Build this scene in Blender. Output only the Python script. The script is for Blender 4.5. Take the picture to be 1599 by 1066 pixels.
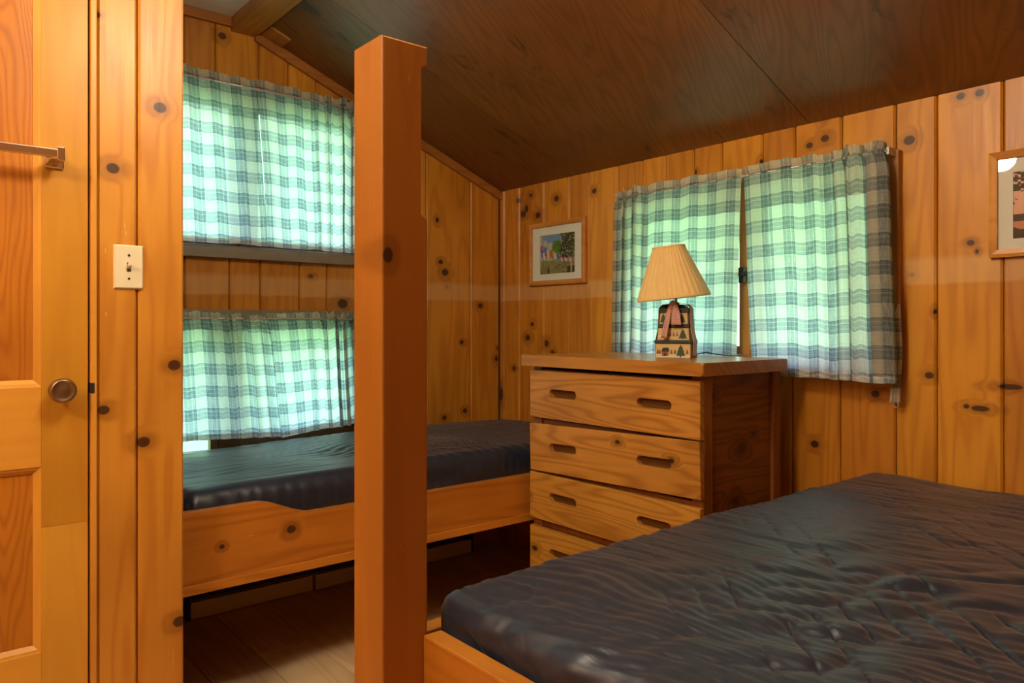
import bpy, bmesh, math, random
import numpy as np
from mathutils import Vector, Matrix
from mathutils.geometry import tessellate_polygon

for o in list(bpy.data.objects):
    bpy.data.objects.remove(o)
scn = bpy.context.scene
COL = scn.collection
random.seed(7)

# ------------------------------------------------------------------ camera, sky, lights, exposure
F_PX = 1157.0
CAM_H = 1.15
YAW = math.radians(39.7)
cd = bpy.data.cameras.new('camera')
cam = bpy.data.objects.new('camera', cd)
COL.objects.link(cam)
cam.location = (0, 0, CAM_H)
cam.rotation_euler = (math.radians(90), 0, -YAW)
cd.sensor_width = 36.0
cd.lens = F_PX / 1599.0 * 36.0
cd.shift_y = -25.0 / 1599.0
cd.clip_start = 0.02
scn.camera = cam

scn.view_settings.view_transform = 'Standard'
scn.view_settings.look = 'None'
scn.view_settings.gamma = 1.0
scn.view_settings.use_curve_mapping = False
scn.view_settings.exposure = -0.14

SKY_STRENGTH = 6.6
LAMP_COL = (1.0, 0.87, 0.67)
# (position of the bulb, watts, radius): unseen lights: first a lamp by the door, other two added as fill
LAMPS = [((-0.40, 1.62, 2.20), 12.0, 0.08), ((-1.05, 0.95, 2.22), 72.0, 0.12), ((0.70, 1.14, 2.18), 46.0, 0.12)]

world = bpy.data.worlds.new('world')
scn.world = world
world.use_nodes = True
wn = world.node_tree
wn.nodes.clear()
w_out = wn.nodes.new('ShaderNodeOutputWorld')
w_bg = wn.nodes.new('ShaderNodeBackground')
w_tc = wn.nodes.new('ShaderNodeTexCoord')
w_sep = wn.nodes.new('ShaderNodeSeparateXYZ')
w_ramp = wn.nodes.new('ShaderNodeValToRGB')
w_noise = wn.nodes.new('ShaderNodeTexNoise')
w_noise.inputs['Scale'].default_value = 5.0
w_noise.inputs['Detail'].default_value = 5.0
w_add = wn.nodes.new('ShaderNodeMath'); w_add.operation = 'MULTIPLY_ADD'
wn.links.new(w_tc.outputs['Generated'], w_sep.inputs[0])
wn.links.new(w_tc.outputs['Generated'], w_noise.inputs['Vector'])
wn.links.new(w_noise.outputs['Fac'], w_add.inputs[0])
w_add.inputs[1].default_value = 0.5
wn.links.new(w_sep.outputs['Z'], w_add.inputs[2])
cr = w_ramp.color_ramp
# woodland all round up to the tree tops, hazy daylight sky above
cr.elements[0].position = 0.10; cr.elements[0].color = (0.30, 0.62, 0.36, 1)
cr.elements[1].position = 0.95; cr.elements[1].color = (0.70, 1.05, 1.9, 1)
e = cr.elements.new(0.45); e.color = (0.40, 0.86, 0.52, 1)
e = cr.elements.new(0.60); e.color = (1.1, 1.35, 1.35, 1)
wn.links.new(w_add.outputs[0], w_ramp.inputs['Fac'])
wn.links.new(w_ramp.outputs['Color'], w_bg.inputs['Color'])
w_bg.inputs['Strength'].default_value = SKY_STRENGTH
wn.links.new(w_bg.outputs[0], w_out.inputs['Surface'])


def portal(name, loc, rot, sx, sy):
    l = bpy.data.lights.new(name, 'AREA')
    l.shape = 'RECTANGLE'; l.size = sx; l.size_y = sy
    l.cycles.is_portal = True
    o = bpy.data.objects.new(name, l)
    o.location = loc; o.rotation_euler = rot
    COL.objects.link(o)


# ------------------------------------------------------------------ geometry of the photograph
FW = (math.sin(YAW), math.cos(YAW))
RT = (math.cos(YAW), -math.sin(YAW))
Y_GABLE = 3.10      # face of the far (gable) wall boards
X_EAVE = 2.486      # face of the right (eave) wall boards
Y_PART = 2.106      # face of the partition boards
CE0, CES = 1.864, 0.398
X_BEAM0, X_BEAM1 = 1.06, 1.168
Z_FLAT = 2.42


def pdir(px):
    u = (px - 799.5) / F_PX
    return (FW[0] + u * RT[0], FW[1] + u * RT[1])


def gx(px, y=Y_GABLE):
    d = pdir(px)
    return y * d[0] / d[1]


def ey(px, x=X_EAVE):
    d = pdir(px)
    return x * d[1] / d[0]


def zc(x):
    return CE0 + CES * (X_EAVE - x) if x > X_BEAM1 else Z_FLAT


# ------------------------------------------------------------------ mesh helpers
def link(name, me, mat=None, parent=None, loc=(0, 0, 0), smooth=False):
    o = bpy.data.objects.new(name, me)
    COL.objects.link(o)
    o.location = loc
    if parent is not None:
        o.parent = parent
    if mat is not None and len(me.materials) == 0:
        me.materials.append(mat)
    if smooth:
        me.polygons.foreach_set('use_smooth', [True] * len(me.polygons))
    return o


def mesh_from(name, verts, faces, mat=None, parent=None, loc=(0, 0, 0), smooth=False, fix=True):
    me = bpy.data.meshes.new(name)
    me.from_pydata([tuple(v) for v in verts], [], faces)
    if fix:
        bm = bmesh.new(); bm.from_mesh(me)
        bmesh.ops.recalc_face_normals(bm, faces=bm.faces)
        bm.to_mesh(me); bm.free()
    me.update()
    return link(name, me, mat, parent, loc, smooth)


def empty(name, loc=(0, 0, 0), parent=None):
    o = bpy.data.objects.new(name, None)
    o.empty_display_size = 0.05
    COL.objects.link(o)
    o.location = loc
    if parent is not None:
        o.parent = parent
    return o


def tag(o, label=None, cat=None, group=None, kind=None):
    if label: o['label'] = label
    if cat: o['category'] = cat
    if group: o['group'] = group
    if kind: o['kind'] = kind
    return o


class MB:
    """collects shapes into one bmesh"""
    def __init__(self):
        self.bm = bmesh.new()

    def box(self, a, b, bev=0.0, seg=2):
        x0, y0, z0 = a; x1, y1, z1 = b
        vs = [self.bm.verts.new(p) for p in ((x0, y0, z0), (x1, y0, z0), (x1, y1, z0), (x0, y1, z0),
                                             (x0, y0, z1), (x1, y0, z1), (x1, y1, z1), (x0, y1, z1))]
        fs = [self.bm.faces.new([vs[i] for i in f]) for f in
              ((0, 3, 2, 1), (4, 5, 6, 7), (0, 1, 5, 4), (1, 2, 6, 5), (2, 3, 7, 6), (3, 0, 4, 7))]
        if bev > 0:
            es = set()
            for f in fs:
                es.update(f.edges)
            bmesh.ops.bevel(self.bm, geom=list(es), offset=bev, segments=seg, affect='EDGES', profile=0.5)
        return self

    def prism(self, pts, axis, d0, d1, bev=0.0):
        """pts: 2-D polygon in the two other axes (in x,y,z order), swept along axis d0..d1"""
        def mk(p, d):
            if axis == 'x': return (d, p[0], p[1])
            if axis == 'y': return (p[0], d, p[1])
            return (p[0], p[1], d)
        a = [self.bm.verts.new(mk(p, d0)) for p in pts]
        b = [self.bm.verts.new(mk(p, d1)) for p in pts]
        n = len(pts)
        fs = [self.bm.faces.new(a), self.bm.faces.new(list(reversed(b)))]
        for i in range(n):
            fs.append(self.bm.faces.new((a[i], b[i], b[(i + 1) % n], a[(i + 1) % n])))
        if bev > 0:
            es = set()
            for f in fs[:2]:
                es.update(f.edges)
            bmesh.ops.bevel(self.bm, geom=list(es), offset=bev, segments=2, affect='EDGES', profile=0.5)
        return self

    def lathe(self, prof, c=(0, 0, 0), n=24, axis='z'):
        rings = []
        for r, h in prof:
            ring = []
            for i in range(n):
                a = 2 * math.pi * i / n
                p = (r * math.cos(a), r * math.sin(a), h)
                if axis == 'y': p = (p[0], p[2], p[1])
                if axis == 'x': p = (p[2], p[0], p[1])
                ring.append(self.bm.verts.new((p[0] + c[0], p[1] + c[1], p[2] + c[2])))
            rings.append(ring)
        for k in range(len(rings) - 1):
            for i in range(n):
                self.bm.faces.new((rings[k][i], rings[k][(i + 1) % n], rings[k + 1][(i + 1) % n], rings[k + 1][i]))
        if prof[0][0] > 1e-5: self.bm.faces.new(list(reversed(rings[0])))
        if prof[-1][0] > 1e-5: self.bm.faces.new(rings[-1])
        return self

    def tube(self, pts, r, n=8):
        pts = [Vector(p) for p in pts]
        rings = []
        up0 = Vector((0, 0, 1))
        for i, p in enumerate(pts):
            t = (pts[min(i + 1, len(pts) - 1)] - pts[max(i - 1, 0)]).normalized()
            up = up0 if abs(t.dot(up0)) < 0.95 else Vector((1, 0, 0))
            s = t.cross(up).normalized(); w = s.cross(t).normalized()
            rings.append([self.bm.verts.new(p + r * (math.cos(2 * math.pi * k / n) * s + math.sin(2 * math.pi * k / n) * w))
                          for k in range(n)])
        for a, b in zip(rings[:-1], rings[1:]):
            for k in range(n):
                self.bm.faces.new((a[k], a[(k + 1) % n], b[(k + 1) % n], b[k]))
        self.bm.faces.new(rings[0]); self.bm.faces.new(list(reversed(rings[-1])))
        return self

    def build(self, name, mat, parent=None, loc=None, smooth=False):
        """loc: world origin given to the object, geometry is shifted so it stays put"""
        bmesh.ops.remove_doubles(self.bm, verts=self.bm.verts, dist=1e-6)
        bmesh.ops.recalc_face_normals(self.bm, faces=self.bm.faces)
        if loc is not None:
            bmesh.ops.translate(self.bm, verts=self.bm.verts, vec=-Vector(loc))
        me = bpy.data.meshes.new(name)
        self.bm.to_mesh(me); self.bm.free()
        o = link(name, me, mat, None, loc or (0, 0, 0), smooth)
        if parent is not None:
            o.parent = parent
            par = Vector((0, 0, 0)); q = parent
            while q is not None:
                par += q.location; q = q.parent
            o.location = Vector(loc or (0, 0, 0)) - par
        return o


def box_part(name, a, b, mat, parent=None, bev=0.0015, loc=None, seg=2):
    c = loc if loc is not None else tuple((a[i] + b[i]) / 2 for i in range(3))
    return MB().box(a, b, bev, seg).build(name, mat, parent, c)


# knots seen in the photograph: pixel x, y, radius, optional stretch across and along
def knots_y(lst, y):
    out = []
    for k in lst:
        px, py, r = k[:3]
        sx_, sz_ = (k[3], k[4]) if len(k) > 3 else (1.0, 1.0)
        d = pdir(px); t_ = y / d[1]
        m = t_ / F_PX * r
        out.append(((t_ * d[0], y, CAM_H - (py - 508) * t_ / F_PX), (m * sx_ * 1.15, 0.05, m * sz_)))
    return out


def knots_x(lst, x):
    out = []
    for k in lst:
        px, py, r = k[:3]
        sx_, sz_ = (k[3], k[4]) if len(k) > 3 else (1.0, 1.0)
        d = pdir(px); t_ = x / d[0]
        m = t_ / F_PX * r
        out.append(((x, t_ * d[1], CAM_H - (py - 508) * t_ / F_PX), (0.05, m * sx_ * 1.2, m * sz_)))
    return out


K_PART = knots_y([(250, 168, 9), (176, 263, 9), (272, 570, 9), (162, 640, 8), (224, 690, 9), (280, 970, 9), (152, 22, 5)], Y_PART)
K_RAIL = knots_y([(455, 826, 7), (347, 853, 4)], 2.2)
K_GABLE = knots_y([(347, 56, 6), (535, 474, 8), (485, 432, 4), (688, 409, 4), (695, 425, 6), (698, 448, 2.5), (750, 477, 4.5), (726, 641, 4), (694, 652, 4), (721, 534, 3.5)], Y_GABLE)
K_EAVE = knots_x([(817, 334, 5.5), (840, 336, 5.5), (869, 310, 5), (829, 305, 3.5), (928, 298, 4.5), (810, 313, 4), (824, 527, 5), (853, 536, 5.5), (863, 550, 4), (831, 506, 3.5), (803, 575, 3.5),
                  (783, 615, 5, 0.7, 2.2), (1264, 227, 5), (1288, 216, 6), (1420, 219, 8), (1516, 379, 5), (1424, 429, 3.5), (1451, 586, 6), (1509, 634, 4), (1531, 638, 6, 2.0, 0.8),
                  (1272, 693, 6), (1367, 615, 6), (1578, 604, 7, 2.2, 0.7), (1500, 150, 6), (1530, 145, 6)], X_EAVE)
K_POST = knots_y([(606, 398, 9, 0.9, 1.5)], 1.08)

# ------------------------------------------------------------------ materials
class NT:
    def __init__(self, name):
        self.m = bpy.data.materials.new(name)
        self.m.use_nodes = True
        self.t = self.m.node_tree
        self.t.nodes.clear()
        self.out = self.t.nodes.new('ShaderNodeOutputMaterial')

    def n(self, typ, **kw):
        nd = self.t.nodes.new(typ)
        for k, v in kw.items():
            setattr(nd, k, v)
        return nd

    def set(self, sock, v):
        if isinstance(v, bpy.types.NodeSocket):
            self.t.links.new(v, sock)
        elif v is not None:
            if isinstance(v, (tuple, list)) and len(v) == 3 and sock.type == 'RGBA':
                v = (*v, 1.0)
            sock.default_value = v

    def math(self, op, a, b=None, c=None, clamp=False):
        nd = self.n('ShaderNodeMath', operation=op, use_clamp=clamp)
        for i, v in enumerate((a, b, c)):
            if v is not None:
                self.set(nd.inputs[i], v)
        return nd.outputs[0]

    def vmath(self, op, a, b=None, scale=None):
        nd = self.n('ShaderNodeVectorMath', operation=op)
        self.set(nd.inputs[0], a)
        if b is not None: self.set(nd.inputs[1], b)
        if scale is not None: self.set(nd.inputs['Scale'], scale)
        return nd.outputs[0]

    def mix(self, f, a, b, mode='MIX'):
        nd = self.n('ShaderNodeMix', data_type='RGBA', blend_type=mode)
        self.set(nd.inputs[0], f); self.set(nd.inputs[6], a); self.set(nd.inputs[7], b)
        return nd.outputs[2]

    def smooth(self, v, a, b, lo=0.0, hi=1.0):
        nd = self.n('ShaderNodeMapRange', interpolation_type='SMOOTHSTEP')
        self.set(nd.inputs[0], v); self.set(nd.inputs[1], a); self.set(nd.inputs[2], b)
        self.set(nd.inputs[3], lo); self.set(nd.inputs[4], hi)
        return nd.outputs[0]

    def noise(self, vec, scale=1.0, detail=3.0, rough=0.5, dist=0.0):
        nd = self.n('ShaderNodeTexNoise')
        self.set(nd.inputs['Vector'], vec)
        nd.inputs['Scale'].default_value = scale; nd.inputs['Detail'].default_value = detail
        nd.inputs['Roughness'].default_value = rough; nd.inputs['Distortion'].default_value = dist
        return nd.outputs['Fac']

    def bsdf(self, col, rough=0.5, spec=0.5, metal=0.0, bump=None, bump_d=0.001, bump_s=0.3, **kw):
        b = self.n('ShaderNodeBsdfPrincipled')
        self.set(b.inputs['Base Color'], col); self.set(b.inputs['Roughness'], rough)
        self.set(b.inputs['Metallic'], metal); self.set(b.inputs['Specular IOR Level'], spec)
        for k, v in kw.items():
            self.set(b.inputs[k.replace('_', ' ')], v)
        if bump is not None:
            bp = self.n('ShaderNodeBump')
            bp.inputs['Strength'].default_value = bump_s; bp.inputs['Distance'].default_value = bump_d
            self.set(bp.inputs['Height'], bump)
            self.t.links.new(bp.outputs[0], b.inputs['Normal'])
        return b

    def done(self, shader):
        self.t.links.new(shader.outputs[0] if hasattr(shader, 'outputs') else shader, self.out.inputs['Surface'])
        return self.m


def plain(name, col, rough=0.5, metal=0.0, spec=0.5, noise=0.0, nscale=40.0):
    t = NT(name)
    c = col
    bump = None
    if noise > 0:
        tc = t.n('ShaderNodeTexCoord')
        f = t.noise(tc.outputs['Object'], nscale, 4.0, 0.6)
        c = t.mix(f, tuple(x * (1 - noise) for x in col), tuple(min(1, x * (1 + noise)) for x in col))
        bump = f
    return t.done(t.bsdf(c, rough, spec, metal, bump=bump, bump_s=0.15))


def wood(name, light, dark, along='z', across='x', knots=0.5, knot_s=(7.0, 5.0), knot_r=0.080, ring=9.0, ring_amt=0.45,
         rough=0.38, spec=0.35, var=0.16, band=None, knot_col=(0.045, 0.016, 0.006), fine=0.35, ring_along=0.7, stain=0.0, scratch=0.0, at=()):
    t = NT(name)
    tc = t.n('ShaderNodeTexCoord')
    oi = t.n('ShaderNodeObjectInfo')
    rnd = oi.outputs['Random']
    off = t.vmath('SCALE', (17.3, 11.9, 29.7), scale=rnd)
    p = t.vmath('ADD', tc.outputs['Object'], off)
    sp = t.n('ShaderNodeSeparateXYZ'); t.set(sp.inputs[0], p)
    idx = {'x': 0, 'y': 1, 'z': 2}
    A = sp.outputs[idx[across]]; L = sp.outputs[idx[along]]
    third = [k for k in 'xyz' if k not in (along, across)][0]
    T = sp.outputs[idx[third]]
    # faces turned to the third axis still vary through it
    A2 = t.math('MULTIPLY_ADD', T, 0.9, A)
    # knots: elliptical cells in the board plane
    kv = t.n('ShaderNodeCombineXYZ')
    t.set(kv.inputs[0], t.math('MULTIPLY', A2, knot_s[0])); t.set(kv.inputs[1], t.math('MULTIPLY', L, knot_s[1]))
    vo = t.n('ShaderNodeTexVoronoi', voronoi_dimensions='2D', feature='F1')
    t.set(vo.inputs['Vector'], kv.outputs[0]); vo.inputs['Scale'].default_value = 1.0
    wob = t.noise(p, 22.0, 2.0)
    d = t.math('ADD', vo.outputs['Distance'], t.math('MULTIPLY', t.math('SUBTRACT', wob, 0.5), 0.05))
    sc = t.n('ShaderNodeSeparateColor'); t.set(sc.inputs[0], vo.outputs['Color'])
    on = t.math('GREATER_THAN', sc.outputs[0], 1.0 - knots)
    size = t.math('MULTIPLY_ADD', sc.outputs[1], 0.9, 0.55)
    dr = t.math('DIVIDE', d, size)
    core = t.math('MULTIPLY', t.smooth(dr, knot_r, knot_r * 0.55), on)
    halo = t.math('MULTIPLY', t.smooth(dr, knot_r * 3.2, knot_r * 0.8), on)
    if at:
        gp = t.n('ShaderNodeNewGeometry').outputs['Position']
        gp = t.vmath('ADD', gp, t.vmath('SCALE', (0.004, 0.004, 0.004), scale=t.math('SUBTRACT', wob, 0.5)))
        best = None
        for (c, r) in at:
            ln = t.n('ShaderNodeVectorMath', operation='LENGTH')
            t.set(ln.inputs[0], t.vmath('MULTIPLY', t.vmath('SUBTRACT', gp, tuple(c)), tuple(1.0 / q for q in r)))
            v = ln.outputs['Value']
            best = v if best is None else t.math('MINIMUM', best, v)
        core = t.math('MAXIMUM', core, t.smooth(best, 1.05, 0.75, 0, 0.93))
        halo = t.math('MAXIMUM', halo, t.smooth(best, 3.4, 0.9))
    # growth rings
    rv = t.n('ShaderNodeCombineXYZ')
    t.set(rv.inputs[0], t.math('MULTIPLY', A2, 7.0)); t.set(rv.inputs[1], t.math('MULTIPLY', L, ring_along))
    t.set(rv.inputs[2], t.math('MULTIPLY', T, 1.0))
    g = t.noise(rv.outputs[0], 1.0, 2.0, 0.45)
    g = t.math('MULTIPLY_ADD', halo, 0.10, g)
    rs = t.math('SINE', t.math('MULTIPLY', g, ring * 6.283))
    rs = t.math('POWER', t.math('MULTIPLY_ADD', rs, 0.5, 0.5), 2.2)
    # fine fibres
    fv = t.n('ShaderNodeCombineXYZ')
    t.set(fv.inputs[0], t.math('MULTIPLY', A2, 160.0)); t.set(fv.inputs[1], t.math('MULTIPLY', L, 5.0))
    t.set(fv.inputs[2], t.math('MULTIPLY', T, 30.0))
    fb = t.noise(fv.outputs[0], 1.0, 3.0, 0.6)
    gm = t.math('ADD', t.math('MULTIPLY', rs, ring_amt), t.math('MULTIPLY', t.math('SUBTRACT', fb, 0.35), fine), clamp=True)
    col = t.mix(gm, light, dark)
    big = t.noise(p, 2.2, 2.0)
    col = t.mix(t.smooth(big, 0.35, 0.75, 0, 0.35), col, tuple(x * 0.62 for x in dark))
    col = t.mix(t.math('MULTIPLY', halo, 0.5), col, tuple(x * 0.55 for x in dark))
    col = t.mix(core, col, knot_col)
    if stain > 0:
        st = t.noise(t.vmath('MULTIPLY', p, (3.0, 9.0, 3.0)), 1.0, 5.0, 0.65, 0.6)
        col = t.mix(t.smooth(st, 0.60, 0.70, 0, stain), col, (0.012, 0.006, 0.004))
    if band:
        ge = t.n('ShaderNodeNewGeometry')
        s3 = t.n('ShaderNodeSeparateXYZ'); t.set(s3.inputs[0], ge.outputs['Position'])
        zz = t.math('MULTIPLY_ADD', t.math('SUBTRACT', t.noise(p, 6.0, 2.0), 0.5), 0.02, s3.outputs[2])
        m1 = t.math('MULTIPLY', t.smooth(zz, band[0], band[0] + 0.012), t.smooth(zz, band[1], band[1] - 0.03))
        col = t.mix(t.math('MULTIPLY', m1, band[2]), col, (0.62, 0.36, 0.14))
    if scratch > 0:
        sv = t.vmath('MULTIPLY', p, (60.0, 60.0, 9.0)) if along == 'z' else t.vmath('MULTIPLY', p, (9.0, 60.0, 60.0))
        s1 = t.noise(sv, 1.0, 2.0, 0.5, 1.5)
        col = t.mix(t.smooth(s1, 0.74, 0.78, 0, scratch), col, (0.8, 0.5, 0.22))
    v = t.n('ShaderNodeHueSaturation')
    t.set(v.inputs['Value'], t.math('MULTIPLY_ADD', rnd, 2 * var, 1 - var))
    t.set(v.inputs['Hue'], t.math('MULTIPLY_ADD', rnd, 0.010, 0.495))
    t.set(v.inputs['Color'], col)
    return t.done(t.bsdf(v.outputs[0], t.math('MULTIPLY_ADD', fb, 0.15, rough - 0.07), spec, bump=gm, bump_d=0.0006, bump_s=0.35))


PINE_L, PINE_D = (0.58, 0.238, 0.020), (0.36, 0.108, 0.006)
M = {}
M['pine_gable'] = wood('pine_gable', PINE_L, PINE_D, 'z', 'x', 0.10, band=(1.272, 1.375, 0.5), at=K_GABLE)
M['pine_eave'] = wood('pine_eave', PINE_L, PINE_D, 'z', 'y', 0.10, band=(1.272, 1.375, 0.5), at=K_EAVE)
M['pine_part'] = wood('pine_part', (0.60, 0.258, 0.028), (0.40, 0.128, 0.008), 'z', 'x', 0.0, scratch=0.5, at=K_PART)
M['pine_plain'] = wood('pine_plain', PINE_L, PINE_D, 'z', 'y', 0.4)
M['pine_x'] = wood('pine_x', (0.48, 0.165, 0.015), (0.27, 0.072, 0.005), 'x', 'z', 0.0, scratch=0.3, at=K_RAIL)
M['pine_y'] = wood('pine_y', (0.56, 0.215, 0.018), (0.33, 0.10, 0.007), 'y', 'z', 0.0)
M['trim_x'] = wood('trim_x', (0.40, 0.155, 0.025), (0.24, 0.075, 0.010), 'x', 'z', 0.0)
M['beam'] = wood('beam', (0.42, 0.18, 0.035), (0.26, 0.09, 0.014), 'y', 'x', 0.0)
M['post'] = wood('post', (0.42, 0.160, 0.022), (0.28, 0.088, 0.009), 'z', 'x', 0.0, at=K_POST, var=0.02, ring_amt=0.3, scratch=0.25)
M['door'] = wood('door', (0.52, 0.220, 0.018), (0.38, 0.130, 0.008), 'z', 'x', 0.0, ring_amt=0.22, fine=0.3, var=0.06)
M['door_light'] = wood('door_light', (0.64, 0.29, 0.032), (0.50, 0.19, 0.014), 'z', 'x', 0.0, ring_amt=0.18, fine=0.25, var=0.05)
M['door_rail'] = wood('door_rail', (0.64, 0.29, 0.032), (0.50, 0.19, 0.014), 'x', 'z', 0.0, ring_amt=0.18, fine=0.25, var=0.05)
M['door_panel'] = wood('door_panel', (0.48, 0.168, 0.010), (0.28, 0.075, 0.004), 'z', 'x', 0.0, ring=30.0, ring_amt=0.45, fine=0.5, var=0.03, ring_along=0.8)
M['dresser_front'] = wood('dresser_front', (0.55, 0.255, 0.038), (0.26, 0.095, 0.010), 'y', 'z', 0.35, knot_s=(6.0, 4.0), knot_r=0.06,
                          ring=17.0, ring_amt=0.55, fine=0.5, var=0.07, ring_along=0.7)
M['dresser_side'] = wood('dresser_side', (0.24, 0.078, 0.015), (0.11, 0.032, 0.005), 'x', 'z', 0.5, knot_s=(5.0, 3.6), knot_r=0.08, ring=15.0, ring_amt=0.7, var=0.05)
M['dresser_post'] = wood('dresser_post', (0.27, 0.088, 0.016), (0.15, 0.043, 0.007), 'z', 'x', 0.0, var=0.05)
M['dresser_top'] = wood('dresser_top', (0.48, 0.21, 0.030), (0.25, 0.090, 0.011), 'y', 'x', 0.0, ring=14.0, ring_amt=0.5, rough=0.30, var=0.03)
M['window_wood'] = wood('window_wood', (0.48, 0.23, 0.05), (0.30, 0.125, 0.022), 'z', 'y', 0.0, var=0.08)
M['window_dim_grey'] = plain('window_dim_grey', (0.20, 0.16, 0.10), 0.6, noise=0.25, nscale=30)  # grey-brown paints in the dimness of wood against the window light
M['window_dark'] = wood('window_dark', (0.16, 0.075, 0.022), (0.09, 0.04, 0.01), 'z', 'x', 0.0)
M['ceil_ply'] = wood('ceil_ply', (0.20, 0.075, 0.020), (0.085, 0.027, 0.006), 'x', 'y', 0.0, ring=15.0, ring_amt=0.38, fine=0.3,
                     rough=0.34, spec=0.6, var=0.08, ring_along=0.9, stain=0.75)
M['floor_oak'] = wood('floor_oak', (0.64, 0.45, 0.25), (0.44, 0.27, 0.13), 'y', 'x', 0.25, knot_s=(5.0, 1.8), knot_r=0.05, ring=8.0, ring_amt=0.4,
                      fine=0.3, rough=0.42, var=0.10, knot_col=(0.10, 0.05, 0.02))
M['platform'] = wood('platform', (0.45, 0.25, 0.10), (0.28, 0.13, 0.04), 'x', 'y', 0.0)
M['white_ceiling'] = plain('white_ceiling', (0.74, 0.76, 0.72), 0.7, noise=0.03, nscale=60)
M['slab'] = plain('slab', (0.16, 0.07, 0.02), 0.8)
M['slot_back'] = plain('slot_back', (0.13, 0.05, 0.010), 0.8, spec=0.1)
M['cream'] = plain('cream', (0.70, 0.60, 0.38), 0.35, noise=0.02)
M['cream_dark'] = plain('cream_dark', (0.05, 0.035, 0.02), 0.6)
M['heater'] = plain('heater', (0.62, 0.52, 0.38), 0.5, noise=0.05)
M['black'] = plain('black', (0.01, 0.009, 0.008), 0.6)
M['chrome'] = plain('chrome', (0.75, 0.70, 0.62), 0.12, metal=1.0)
M['brass'] = plain('aged_brass', (0.30, 0.22, 0.12), 0.36, metal=1.0, noise=0.25, nscale=60)
M['iron'] = plain('iron', (0.035, 0.035, 0.032), 0.45, metal=0.6)
M['rod'] = plain('rod_white', (0.5, 0.48, 0.42), 0.35, metal=0.3)
M['mat_board'] = plain('mat_board', (0.74, 0.70, 0.60), 0.75, noise=0.02, nscale=200)
M['frame_oak'] = wood('frame_oak', (0.62, 0.27, 0.05), (0.42, 0.15, 0.02), 'y', 'z', 0.0, rough=0.3)
M['ground'] = plain('grass_ground', (0.16, 0.30, 0.09), 0.9, noise=0.4, nscale=3)
M['outside'] = plain('outside_boards', (0.20, 0.12, 0.06), 0.8, noise=0.2)


def mat_glass():
    t = NT('window_glass')
    fr = t.n('ShaderNodeFresnel')
    ge = t.n('ShaderNodeNewGeometry')
    t.set(fr.inputs['IOR'], t.math('MULTIPLY_ADD', ge.outputs['Backfacing'], 1 / 1.45 - 1.45, 1.45))
    tr = t.n('ShaderNodeBsdfTransparent'); tr.inputs[0].default_value = (0.96, 0.98, 0.97, 1)
    gl = t.n('ShaderNodeBsdfGlossy'); gl.inputs['Roughness'].default_value = 0.02
    mx = t.n('ShaderNodeMixShader')
    t.t.links.new(fr.outputs[0], mx.inputs[0]); t.t.links.new(tr.outputs[0], mx.inputs[1]); t.t.links.new(gl.outputs[0], mx.inputs[2])
    return t.done(mx)


M['glass'] = mat_glass()


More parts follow.
